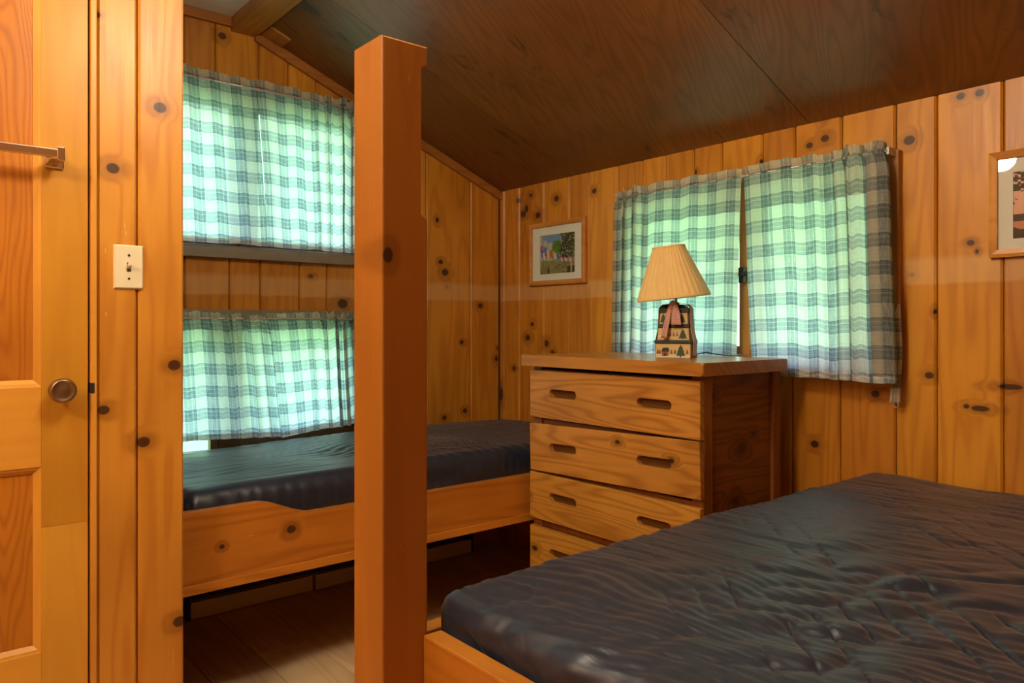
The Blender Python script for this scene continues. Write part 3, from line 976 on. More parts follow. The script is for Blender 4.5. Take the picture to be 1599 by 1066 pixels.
xa0, xa1, xa2 = 0.70, gx(398, YC), gx(562, YC)
curtain('curtain', 'left plaid curtain of the upper gable window, beside the partition', GC, 'x', YC, xa0, xa1, xa0 + 0.02, gx(417, YC), 2.167, 1.482, 1.482, 0.035,
        lambda f: 0.25 + 0.3 * sstep(f, 0.3, 0.0), 1.15, 3, amp=0.010, uoff=0.01)
curtain('curtain', 'right plaid curtain of the upper gable window, next to the square post', GC, 'x', YC + 0.004, xa1 + 0.004, xa2, gx(418, YC), xa2 + 0.0, 2.167, 1.482, 1.478, 0.035,
        lambda f: 0.15 + 0.75 * sstep(f, 0.25, 0.9), 1.22, 8, amp=0.013, uoff=0.03)
rod('curtain_rod', 'thin rod through the curtains of the upper gable window', 'x', YC + 0.002, 0.66, 1.74, 2.130, Y_GABLE)
xb1 = gx(416, YC)
curtain('curtain', 'left plaid curtain of the lower gable window, ending above a bright gap', GC, 'x', YC, 0.70, xb1, 0.72, gx(438, YC), 1.208, 0.702, 0.680, 0.028,
        lambda f: 0.28 + 0.3 * sstep(f, 0.4, 0.9), 1.15, 21, amp=0.011, tilt_b=-0.012, uoff=0.05)
curtain('curtain', 'right plaid curtain of the lower gable window, behind the square post', GC, 'x', YC + 0.004, xb1 + 0.002, xa2, gx(439, YC), xa2 + 0.02, 1.206, 0.676, 0.706, 0.028,
        lambda f: 0.2 + 0.8 * sstep(f, 0.2, 0.8), 1.22, 33, amp=0.013, uoff=0.02)
rod('curtain_rod', 'thin rod through the curtains of the lower gable window', 'x', YC + 0.002, 0.66, 1.74, 1.178, Y_GABLE)

XC = X_EAVE - 0.075
GE = 'plaid curtains on the side wall window'
yL, yM, yR = ey(964, XC), ey(1160, XC), ey(1386, XC)
curtain('curtain', 'plaid curtain behind the table lamp, on the left half of the side window', GE, 'y', XC, yM + 0.002, yL, ey(1149, XC), yL + 0.01, 1.735, 0.975, 0.975, 0.030,
        lambda f: 0.12 + 0.88 * sstep(f, 0.55, 0.98), 1.2, 41, amp=0.014, uoff=0.0)
curtain('curtain', 'plaid curtain right of the lamp, bunched at its outer edge', GE, 'y', XC, yM - 0.002, yR, ey(1173, XC), ey(1400, XC), 1.735, 0.972, 0.968, 0.030,
        lambda f: 0.12 + 0.88 * sstep(f, 0.35, 0.85), 1.3, 57, amp=0.017, uoff=0.04)
rod('curtain_rod', 'thin rod through the curtains of the side window', 'y', XC + 0.004, yR + 0.0, yL + 0.01, 1.703, X_EAVE - 0.03)

# loose plaid tie hanging at the outer edge of the right curtain
tv, tuv, tf = [], [], []
yt0, yt1 = ey(1382, XC), ey(1399, XC)
NT_, MT_ = 6, 24
for j in range(MT_ + 1):
    v = j / MT_
    z = 1.26 + (0.905 - 1.26) * v
    wv = sstep(v, 0, 0.35)
    for i in range(NT_ + 1):
        f = i / NT_
        yy = yt0 + (yt1 - yt0) * (1 - (1 - f) * wv)
        yy += -0.006 * math.sin(v * 3)
        tv.append((XC + 0.028 + 0.004 * math.sin(v * 9 + f * 3), yy, z)); tuv.append((f * 0.05 + 0.012, 0.3 - v * 0.355 + 0.12))
for j in range(MT_):
    for i in range(NT_):
        k = j * (NT_ + 1) + i
        tf.append((k, k + 1, k + NT_ + 2, k + NT_ + 1))
tc0 = Vector((XC, yt1, 1.26))
me = bpy.data.meshes.new('curtain_tie'); me.from_pydata([tuple(Vector(p) - tc0) for p in tv], [], tf)
ul = me.uv_layers.new(name='UVMap')
for lp in me.loops: ul.data[lp.index].uv = tuv[lp.vertex_index]
tie = tag(empty('curtain_tie', tc0), 'loose plaid tie band dangling from a hook at the right window casing', 'curtain tie')
uh2 = me.uv_layers.new(name='Hem')
for lp in me.loops: uh2.data[lp.index].uv = (0.0, 0.2)
link('band', me, M['plaid'], tie, (0, 0, 0), True)


def ring_pts(c, r, n=14, gap=0.0):
    return [(c[0], c[1] + r * math.cos(2 * math.pi * k / n), c[2] + r * math.sin(2 * math.pi * k / n)) for k in range(n + 1)]


MB().tube(ring_pts((XC + 0.028, (yt0 + yt1) / 2 - 0.004, 0.898), 0.008), 0.0013, 6).build('ring', M['rod'], tie, tuple(tc0), True)
MB().tube([(xc + 0.002, ycr + 0.012, 1.268), (xc - 0.014, ycr + 0.012, 1.268), (xc - 0.02, ycr + 0.012, 1.274), (xc - 0.016, ycr + 0.012, 1.282)], 0.0017, 6).build('hook', M['brass'], tie, tuple(tc0), True)

# ------------------------------------------------------------------ door
door = tag(empty('door_1', ((XD0 + XD1) / 2, Y_PART + 0.006, 0)), 'amber pine panelled door with round knob', kind='structure')
ydf, ydb = Y_PART + 0.006, Y_PART + 0.042
xs = gx(65, Y_PART)            # inner edge of the knob-side stile
sw = XD1 - 0.004 - xs
dxa, dxb = XD0 + 0.004, XD1 - 0.004
zr = lambda px, y: CAM_H - (y - 508) * (Y_PART / pdir(px)[1]) / F_PX
z_seam = zr(100, 820)
box_part('stile', (xs, ydf, z_seam), (dxb, ydb, DOOR_H), M['door'], door, 0.0012)
box_part('stile', (xs, ydf, 0.012), (dxb, ydb, z_seam), M['door_light'], door, 0.0012)
box_part('stile', (dxa, ydf, 0.012), (dxa + sw, ydb, DOOR_H), M['door'], door, 0.0012)
zr1, zr0, zb1 = zr(32, 605), zr(32, 733), zr(32, 1027)
box_part('rail', (dxa + sw, ydf, zr0), (xs, ydb, zr1), M['door_rail'], door, 0.0012)
box_part('rail', (dxa + sw, ydf, 0.012), (xs, ydb, zb1), M['door_rail'], door, 0.0012)
box_part('rail', (dxa + sw, ydf, DOOR_H - 0.12), (xs, ydb, DOOR_H), M['door_rail'], door, 0.0012)
for a, b in ((zb1, zr0), (zr1, DOOR_H - 0.12)):
    pnl = box_part('panel', (dxa + sw, ydf + 0.014, a), (xs, ydb - 0.012, b), M['door_panel'], door, 0)
    m = 0.016
    def mould(p0, p1, q0, q1, inner):      # sloped moulding strips as prisms
        pass
    x0, x1 = dxa + sw, xs
    for side in ('l', 'r', 'b', 't'):
        if side == 'l': pts = [(x0, ydf + 0.002), (x0 + m * 0.4, ydf + 0.004), (x0 + m, ydf + 0.012), (x0 + m, ydf + 0.016), (x0, ydf + 0.016)]; mb = MB().prism(pts, 'z', a, b)
        if side == 'r': pts = [(x1, ydf + 0.002), (x1 - m * 0.4, ydf + 0.004), (x1 - m, ydf + 0.012), (x1 - m, ydf + 0.016), (x1, ydf + 0.016)]; mb = MB().prism(pts, 'z', a, b)
        if side == 'b': pts = [(ydf + 0.002, a), (ydf + 0.004, a + m * 0.4), (ydf + 0.012, a + m), (ydf + 0.016, a + m), (ydf + 0.016, a)]; mb = MB().prism(pts, 'x', x0, x1)
        if side == 't': pts = [(ydf + 0.002, b), (ydf + 0.004, b - m * 0.4), (ydf + 0.012, b - m), (ydf + 0.016, b - m), (ydf + 0.016, b)]; mb = MB().prism(pts, 'x', x0, x1)
        mb.build('moulding', M['door_rail'] if side in 'bt' else M['door_light'], pnl, ((x0 + x1) / 2, ydf, (a + b) / 2))
# knob
kx, kz = gx(98, Y_PART - 0.03), CAM_H - (610 - 508) * ((Y_PART - 0.04) / pdir(98)[1]) / F_PX
kn = MB().lathe([(0.026, 0.0), (0.026, 0.003), (0.012, 0.006), (0.011, 0.018), (0.022, 0.024), (0.0295, 0.034), (0.0300, 0.040), (0.026, 0.048),
                 (0.0235, 0.0490), (0.0225, 0.0480), (0.012, 0.0500), (0.0, 0.0505)], n=32, axis='y')
for v in kn.bm.verts: v.co.y = -v.co.y
for v in kn.bm.verts: v.co += Vector((kx, ydf, kz))
k = kn.build('knob', M['brass'], door, (kx, ydf, kz), True); k['label'] = 'aged brass round knob'
# hinge-less jamb strip with strike plate
jm = tag(box_part('trim_5', (XD1, Y_PART - 0.006, 0), (XD1 + 0.014, Y_PART + 0.08, DOOR_H + 0.02), M['door_light'], None, 0.002), 'narrow pine jamb strip beside the door', kind='structure')
box_part('strike_plate', (XD1 - 0.001, Y_PART - 0.0075, kz - 0.012), (XD1 + 0.0085, Y_PART + 0.02, kz + 0.014), M['iron'], jm, 0.001)
o = box_part('trim_6', (XD0 - 0.014, Y_PART - 0.006, 0), (XD0, Y_PART + 0.08, DOOR_H + 0.02), M['door_light'], None, 0.002)
tag(o, 'narrow pine jamb strip on the hinge side of the door', kind='structure')
o = box_part('trim_7', (XD0, Y_PART - 0.006, DOOR_H + 0.006), (XD1, Y_PART + 0.08, DOOR_H + 0.02), M['door_rail'], None, 0.002)
tag(o, 'narrow pine strip over the door', kind='structure')

# towel bar on the door
zt = CAM_H + (508 - 243) * (2.06 / pdir(86)[1]) / F_PX
xt = gx(84, ydf)
tb = tag(empty('towel_bar', (0.05, ydf, zt)), 'chrome towel bar with square bracket mounted on the door', 'towel bar')
for bx in (xt, xt - 0.46):
    MB().box((bx - 0.021, ydf - 0.008, zt - 0.022), (bx + 0.021, ydf, zt + 0.022), 0.003).box((bx - 0.013, ydf - 0.058, zt - 0.008), (bx + 0.010, ydf - 0.006, zt + 0.008), 0.002) \
        .box((bx - 0.002, ydf - 0.068, zt - 0.013), (bx + 0.014, ydf - 0.046, zt + 0.020), 0.002).build('bracket', M['chrome'], tb, (bx, ydf, zt))
box_part('bar', (xt - 0.47, ydf - 0.066, zt - 0.006), (xt + 0.004, ydf - 0.052, zt + 0.014), M['chrome'], tb, 0.002)

# light switch
sx, sz = gx(200.5, Y_PART), CAM_H + (508 - 417) * (Y_PART / pdir(200)[1]) / F_PX
ls = tag(empty('light_switch', (sx, Y_PART, sz)), 'cream toggle light switch plate on the pine partition', 'light switch')
plt = MB().prism([(-0.035, -0.057), (0.035, -0.057), (0.035, 0.057), (-0.035, 0.057)], 'y', -0.0065, 0, 0)
for v in plt.bm.verts:
    if v.co.y < -0.003: v.co.x *= 0.90; v.co.z *= 0.93
for v in plt.bm.verts: v.co += Vector((sx, Y_PART, sz))
plt.build('plate', M['cream'], ls, (sx, Y_PART, sz))
box_part('slot', (sx - 0.005, Y_PART - 0.0072, sz - 0.012), (sx + 0.005, Y_PART - 0.006, sz + 0.012), M['cream_dark'], ls, 0)
tg = MB().box((-0.0042, -0.016, -0.004), (0.0042, 0, 0.006), 0.001)
for v in tg.bm.verts:
    v.co.z += -v.co.y * 0.45
    v.co += Vector((sx, Y_PART - 0.006, sz - 0.001))
tg.build('toggle', M['cream'], ls, (sx, Y_PART, sz))
for dz in (-0.03, 0.03):
    MB().lathe([(0.0032, 0), (0.0032, 0.001), (0.0, 0.0015)], (0, 0, 0), 10, 'y').build('screw', M['iron'], ls, (0, 0, 0)).location = (0, -0.0075, dz)

# ------------------------------------------------------------------ mattresses
def vnoise2(seed):
    rs = np.random.RandomState(seed)
    tab = rs.uniform(-1, 1, (256, 256))
    def f(x, y):
        xi = np.floor(x).astype(int); yi = np.floor(y).astype(int)
        u = x - xi; v = y - yi
        u = u * u * u * (u * (u * 6 - 15) + 10); v = v * v * v * (v * (v * 6 - 15) + 10)
        a = tab[xi % 256, yi % 256]; b = tab[(xi + 1) % 256, yi % 256]
        c = tab[xi % 256, (yi + 1) % 256]; d = tab[(xi + 1) % 256, (yi + 1) % 256]
        return (a * (1 - u) + b * u) * (1 - v) + (c * (1 - u) + d * u) * v
    return f


def mattress(name, label, x0, x1, y0, y1, z0, z1, step, ripple, rad=0.045, base=None):
    """rounded slab grown from a grid; ripple(X,Y,side) -> height offset"""
    ix0, ix1, iy0, iy1 = x0 + rad, x1 - rad, y0 + rad, y1 - rad
    arc = rad * math.pi / 2
    hside = (z1 - z0) - rad
    ext = arc + hside
    gxs = np.arange(ix0 - ext, ix1 + ext + step * 0.5, step)
    gys = np.arange(iy0 - ext, iy1 + ext + step * 0.5, step)
    GX, GY = np.meshgrid(gxs, gys, indexing='ij')
    CX = np.clip(GX, ix0, ix1); CY = np.clip(GY, iy0, iy1)
    dx, dy = GX - CX, GY - CY
    r = np.maximum(np.abs(dx), np.abs(dy))
    ln = np.sqrt(dx * dx + dy * dy) + 1e-9
    nx_, ny_ = dx / ln, dy / ln
    r = np.minimum(r, ext)
    ang = np.clip(r / rad, 0, math.pi / 2)
    off = rad * np.sin(ang)
    drop = np.where(r <= arc, rad * (1 - np.cos(ang)), rad + (r - arc))
    nz = np.cos(ang); nh = np.sin(ang)
    PX = CX + nx_ * off; PY = CY + ny_ * off
    h = ripple(GX, GY, r / ext, CX, CY)
    fade = np.clip((ext - r) / 0.03, 0, 1)
    h = h * (0.3 + 0.7 * fade)
    dome = 0.012 * np.clip((GX - x0) * (x1 - GX) / (0.25 * (x1 - x0) ** 2), 0, 1) ** 0.5
    VX = PX + nx_ * nh * h; VY = PY + ny_ * nh * h; VZ = z1 - drop + nz * h + dome * nz
    n, m = GX.shape
    c = np.array([(x0 + x1) / 2, (y0 + y1) / 2, z0])
    vs = np.stack([VX - c[0], VY - c[1], VZ - c[2]], -1).reshape(-1, 3)
    idx = np.arange(n * m).reshape(n, m)
    f = np.stack([idx[:-1, :-1], idx[1:, :-1], idx[1:, 1:], idx[:-1, 1:]], -1).reshape(-1, 4)
    me = bpy.data.meshes.new(name)
    me.vertices.add(len(vs)); me.vertices.foreach_set('co', vs.ravel())
    me.loops.add(f.size); me.loops.foreach_set('vertex_index', f.ravel().astype(np.int32))
    me.polygons.add(len(f)); me.polygons.foreach_set('loop_start', np.arange(0, f.size, 4, dtype=np.int32))
    me.update(calc_edges=True); me.validate()
    o = link(name, me, M['satin'], None, tuple(c), True)
    return tag(o, label, 'mattress', 'mattresses in dark satin covers')


na, nb, nc_, nd = vnoise2(3), vnoise2(5), vnoise2(9), vnoise2(12)


def ripple_big(X, Y, s, CX, CY):
    # fine rolling wrinkles running roughly along y, bending and fading in and out
    wx = X + 0.055 * na(X * 2.6, Y * 2.0) + 0.016 * nb(X * 7, Y * 5)
    ph = 2 * np.pi * (wx + 0.18 * (Y - 0.4)) / 0.027
    mask = np.clip(0.45 + 1.3 * nc_(X * 3.5 + 2, Y * 3.0), 0, 1.6)
    a1 = 0.00075 * mask * np.sin(ph + 3.0 * nd(X * 9, Y * 6))
    a1 += 0.0017 * na(wx * 34, Y * 6.5 + 3) + 0.0010 * nb(wx * 62, Y * 10)
    # slanted creases and crumpled middle
    q = (X - Y) / 1.414 + 0.012 * nb(X * 5 + 7, Y * 5)
    w2 = np.exp(-(((X - 1.35) / 0.48) ** 2 + ((Y - 0.55) / 0.30) ** 2))
    f = np.abs(((q / 0.058) % 1.0) - 0.5)
    brk = np.clip(0.2 + 2.0 * na(X * 9 + 3, Y * 9), 0, 1)
    crease = -0.0090 * np.exp(-(f / 0.055) ** 2) * brk * (0.22 + 0.78 * w2)
    r2 = np.abs(nd(X * 13 + 0.6 * Y * 13, Y * 9 + 5))
    lump = 0.0150 * w2 * (r2 - 0.3) + 0.004 * na(X * 5 + 1, Y * 5)
    # streaky puckers over the foot end
    foot = np.exp(-np.clip(X - 0.76, 0, 9) / 0.20)
    g = foot * (0.0042 * nb(Y * 17 + 4.0 * X, X * 7) + 0.0022 * nc_(Y * 38 + 9 * X, X * 12))
    side = np.clip((s - 0.25) / 0.3, 0, 1)
    along = np.where(np.abs(X - CX) > np.abs(Y - CY), Y, X)
    sd = side * (0.005 * nb(along * 20 + 6 * s, s * 3 + 9) + 0.003 * na(along * 44 + 9 * s, s * 3))
    return a1 * (1 - 0.6 * side) + crease + lump + g * (1 - 0.7 * side) + sd


def ripple_small(X, Y, s, CX, CY):
    wy = Y + 0.03 * na(X * 3.1 + 9, Y * 4.3) + 0.010 * nb(X * 9, Y * 9)
    ph = 2 * np.pi * (wy + 0.25 * X * np.sin(X * 2.0)) / 0.034
    a1 = 0.0016 * na(X * 7, wy * 34) + 0.0010 * np.clip(0.5 + 1.0 * nc_(X * 4, Y * 5 + 2), 0, 2) * np.sin(ph + 1.3 * nd(X * 8, Y * 15))
    ph2 = 2 * np.pi * (X * 0.8 + Y * 0.6 + 0.015 * nb(X * 10, Y * 10)) / 0.040
    a2 = 0.0016 * np.clip(0.3 + nd(X * 2.5 + 4, Y * 3), 0, 1) * np.sin(ph2)
    side = np.clip((s - 0.25) / 0.3, 0, 1)
    along = np.where(np.abs(X - CX) > np.abs(Y - CY), Y, X)
    sd = side * (0.006 * nb(along * 9, s * 3 + 9) + 0.0022 * np.sin(2 * np.pi * along / 0.05 + 2 * na(along * 9, s * 2)))
    lump = 0.008 * na(X * 3 + 1, Y * 4)
    return (a1 + a2) * (1 - 0.6 * side) + sd + lump


B1X0, B1X1, B1Y0, B1Y1 = 0.63, 2.465, 2.242, 3.03
mattress('mattress', 'dark navy mattress on the bunk below the gable windows', B1X0, B1X1, B1Y0 - 0.008, B1Y1, 0.545, 0.662, 0.007, ripple_small, 0.05)
mattress('mattress', 'large dark satin mattress on the bed in the foreground', 0.742, 2.46, -0.27, 1.118, 0.535, 0.672, 0.0056, ripple_big, 0.038)

# ------------------------------------------------------------------ bed frames
# bunk under the gable windows
bf = tag(empty('bunk_frame', (1.5, 2.22, 0)), 'orange pine bunk frame with stepped side rail under the gable windows', 'bed frame')
RY0, RY1 = 2.200, 2.238
RZ0, RZ1, RZ2 = 0.384, 0.562, 0.618
prof = [(0.48, RZ0), (2.47, RZ0), (2.47, RZ1)]
xs_a, xs_b = gx(400, RY0), gx(492, RY0)
for k in range(13):
    f = k / 12
    prof.append((xs_b + (xs_a - xs_b) * f, RZ1 + (RZ2 - RZ1) * (f * f * (3 - 2 * f))))
prof += [(0.48, RZ2)]
MB().prism(prof, 'y', RY0, RY1, 0.003).build('side_rail', M['pine_x'], bf, (1.4, RY0, 0.47))
box_part('lip', (0.60, RY0 - 0.006, RZ0), (2.46, RY0 - 0.0005, RZ0 + 0.028), M['pine_x'], bf, 0.002)
box_part('wall_rail', (0.48, 3.055, 0.40), (2.47, 3.09, 0.53), M['pine_x'], bf, 0.003)
box_part('end_rail', (0.48, RY1, 0.40), (0.518, 3.055, 0.56), M['pine_y'], bf, 0.003)
box_part('platform', (0.52, RY1, 0.525), (2.47, 3.055, 0.543), M['platform'], bf, 0.001)
for lx in (0.482, 2.432):
    box_part('leg', (lx, RY1 + 0.001, 0), (lx + 0.038, RY1 + 0.039, 0.524), M['post'], bf, 0.002)
    box_part('leg', (lx, 3.016, 0), (lx + 0.038, 3.054, 0.524), M['post'], bf, 0.002)

# foreground bunk frame with the tall notched corner post
PX0, PX1, PY0, PY1 = gx(597, 1.08), gx(668, 1.08), 1.08, 1.18
b2 = tag(empty('bunk_frame', (0.70, 1.1, 0)), 'foreground bunk frame with tall notched square post at its foot', 'bed frame')
ZP = 1.632


def post_mesh(y0, y1):
    n1 = gx(655, 1.08)
    pts = [(PX0, 0), (PX1, 0), (PX1, 1.337), (n1, 1.337), (n1, 1.597), (PX1, 1.597), (PX1, ZP), (PX0, ZP)]
    return MB().prism(pts, 'y', y0, y1, 0.0035).build('post', M['post'], b2, ((PX0 + PX1) / 2, y0, 0.8))


post_mesh(PY0, PY1)
post_mesh(-0.45, -0.35)
FX0, FX1 = gx(660, 1.08), gx(660, 1.08) + 0.038
box_part('foot_rail', (FX0, -0.349, 0.44), (FX1, PY0 - 0.0005, 0.618), M['pine_y'], b2, 0.004)
box_part('side_rail', (PX1 + 0.001, 1.125, 0.44), (2.475, 1.163, 0.600), M['pine_x'], b2, 0.003)
box_part('side_rail', (PX1 + 0.001, -0.348, 0.44), (2.475, -0.31, 0.600), M['pine_x'], b2, 0.003)
box_part('platform', (FX1 + 0.001, -0.309, 0.515), (2.475, 1.124, 0.533), M['platform'], b2, 0.001)
box_part('head_rail', (2.44, -0.309, 0.40), (2.475, 1.124, 0.514), M['pine_y'], b2, 0.003)
for ly in (-0.309, 1.086):
    box_part('leg', (2.40, ly, 0), (2.439, ly + 0.038, 0.514), M['post'], b2, 0.002)

# baseboard heater under the bunk
bh = tag(empty('baseboard_heater', (1.5, 3.06, 0)), 'long cream baseboard heater on the floor under the bunk', 'heater')
hy = 3.015
xa, xb, xcut = gx(298, hy), gx(736, hy), gx(491, hy)
box_part('back_plate', (xa, 3.075, 0.0), (xb, 3.098, 0.19), M['heater'], bh, 0.001)
box_part('shade_strip', (xa + 0.01, 3.03, 0.075), (xb - 0.01, 3.074, 0.15), M['black'], bh, 0.001)  # black strip paints in the bed's shade on the upper part
for a, b in ((xa, xcut - 0.006), (xcut + 0.006, xb)):
    box_part('front_cover', (a, hy, 0.004), (b, hy + 0.012, 0.068), M['heater'], bh, 0.002)
box_part('top_cover', (xa, 3.03, 0.175), (xb, 3.074, 0.19), M['heater'], bh, 0.002)
for a in (xa - 0.012, xb):
    box_part('end_cap', (a, hy, 0.0), (a + 0.012, 3.098, 0.19), M['black'], bh, 0.002)

# ------------------------------------------------------------------ dresser
DX0, DX1, DY0, DY1 = 1.885, 2.335, 1.368, 2.155
dr = tag(empty('dresser', (DX0, (DY0 + DY1) / 2, 0)), 'pine chest of drawers with slot handles under the side window', 'dresser')
ps = 0.045
for (px_, py_) in ((DX0 + 0.014, DY0), (DX1 - ps, DY0), (DX0 + 0.014, DY1 - ps), (DX1 - ps, DY1 - ps)):
    box_part('corner_post', (px_, py_, 0), (px_ + ps, py_ + ps, 0.995), M['dresser_post'], dr, 0.003)
for (a, b) in ((DY0 + 0.012, DY0 + 0.028), (DY1 - 0.028, DY1 - 0.012)):
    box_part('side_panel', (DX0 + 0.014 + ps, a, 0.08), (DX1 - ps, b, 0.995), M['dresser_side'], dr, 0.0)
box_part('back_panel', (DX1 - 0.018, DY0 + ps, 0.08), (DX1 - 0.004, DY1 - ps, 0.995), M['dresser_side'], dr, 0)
for z in (0.995 - 0.03, 0.775, 0.585, 0.393, 0.19):
    box_part('front_rail', (DX0 + 0.022, DY0 + ps, z - 0.012), (DX0 + 0.05, DY1 - ps, z + 0.018), M['dresser_post'], dr, 0.001)
box_part('plinth', (DX0 + 0.02, DY0 + ps, 0.05), (DX0 + 0.04, DY1 - ps, 0.175), M['dresser_front'], dr, 0.001)
# top slab with rounded corners
sx0, sx1, sy0, sy1, rc = 1.858, 2.352, 1.343, 2.188, 0.022
pts = []
for (cx, cy, a0) in ((sx1 - rc, sy1 - rc, 0), (sx0 + 0.008, sy1 - 0.008, 90), (sx0 + 0.008, sy0 + 0.008, 180), (sx1 - rc, sy0 + rc, 270)):
    rr = rc if cx > 2 else 0.008
    for k in range(6):
        a = math.radians(a0 + 18 * k)
        pts.append((cx + rr * math.cos(a), cy + rr * math.sin(a)))
ZT = 1.037
MB().prism(pts, 'z', 0.996, ZT, 0.006).build('top', M['dresser_top'], dr, (2.1, 1.76, 1.0))


def stadium(cy, cz, w, h, n=8):
    r = h / 2
    p = []
    for k in range(n + 1):
        a = math.pi / 2 - math.pi * k / n
        p.append((cy + w / 2 - r + r * math.cos(a), cz + r * math.sin(a)))
    for k in range(n + 1):
        a = -math.pi / 2 - math.pi * k / n
        p.append((cy - w / 2 + r + r * math.cos(a), cz + r * math.sin(a)))
    return p


def drawer(zb, h, tilt, seed):
    """front with two slot handles cut through it; origin at drawer centre"""
    w = DY1 - DY0
    th = 0.020
    root = empty('drawer', (0, 0, 0), dr)
    outer = [(-w / 2, -h / 2), (w / 2, -h / 2), (w / 2, h / 2), (-w / 2, h / 2)]
    holes = [stadium(-0.213, 0.006, 0.142, 0.031), stadium(0.213, 0.006, 0.142, 0.031)]
    loops = [outer] + holes
    flat = [Vector((p[0], p[1], 0)) for l in loops for p in l]
    tris = tessellate_polygon([[Vector((p[0], p[1], 0)) for p in l] for l in loops])
    n = len(flat)
    vs = [(0, p.x, p.y) for p in flat] + [(th, p.x, p.y) for p in flat]
    fs = [tuple(t_) for t_ in tris] + [tuple(i + n for i in t_) for t_ in tris]
    base = 0
    for l in loops:
        k = len(l)
        for i in range(k):
            a, b = base + i, base + (i + 1) % k
            fs.append((a, b, b + n, a + n))
        base += k
    me = bpy.data.meshes.new('front')
    me.from_pydata(vs, [], fs)
    bm = bmesh.new(); bm.from_mesh(me)
    bmesh.ops.recalc_face_normals(bm, faces=bm.faces)
    es = [e for e in bm.edges if abs(e.verts[0].co.x) < 1e-6 and abs(e.verts[1].co.x) < 1e-6 and
          any(abs(f.normal.x) < 0.5 for f in e.link_faces)]
    bmesh.ops.bevel(bm, geom=es, offset=0.0025, segments=2, affect='EDGES', profile=0.5)
    bm.to_mesh(me); bm.free()
    f = link('front', me, M['dresser_front'], root, (0, 0, 0))
    # recess backs and drawer box behind
    for cy in (-0.213, 0.213):
        box = MB().box((th, cy - 0.08, -0.02), (th + 0.006, cy + 0.08, 0.032), 0).build('slot_back', M['slot_back'], None, (0, 0, 0))
        box.parent = root
    bx = MB().box((th + 0.006, -w / 2 + 0.05, -h / 2 + 0.012), (0.40, w / 2 - 0.05, h / 2 - 0.03), 0).build('drawer_box', M['platform'], None, (0, 0, 0))
    bx.parent = root
    root.location = (0, 0, zb + h / 2)
    root.rotation_euler = (tilt, 0, 0)
    root.location.x = -0.006
    return root


drawer(0.800, 0.180, 0.0, 1)
drawer(0.607, 0.178, -math.radians(1.6), 2)
drawer(0.414, 0.176, 0.0, 3)
drawer(0.205, 0.178, 0.0, 4)

# ------------------------------------------------------------------ pictures
def printed(name, w, h, nx_, nz_, fn, parent, loc):
    """flat print in the y-z plane facing -x; fn(u,v)->rgb, u to the viewer's right (towards -y), v up"""
    vs, fs, cols = [], [], []
    for j in range(nz_ + 1):
        for i in range(nx_ + 1):
            vs.append((0, w / 2 - w * i / nx_, -h / 2 + h * j / nz_))
    for j in range(nz_):
        for i in range(nx_):
            k = j * (nx_ + 1) + i
            fs.append((k, k + 1, k + nx_ + 2, k + nx_ + 1))
            cols.append(fn((i + 0.5) / nx_, (j + 0.5) / nz_))
    me = bpy.data.meshes.new(name)
    me.from_pydata(vs, [], fs)
    at = me.attributes.new('print', 'FLOAT_COLOR', 'FACE')
    for k, c in enumerate(cols): at.data[k].color = (*c, 1)
    return link(name, me, M['print'], parent, loc)


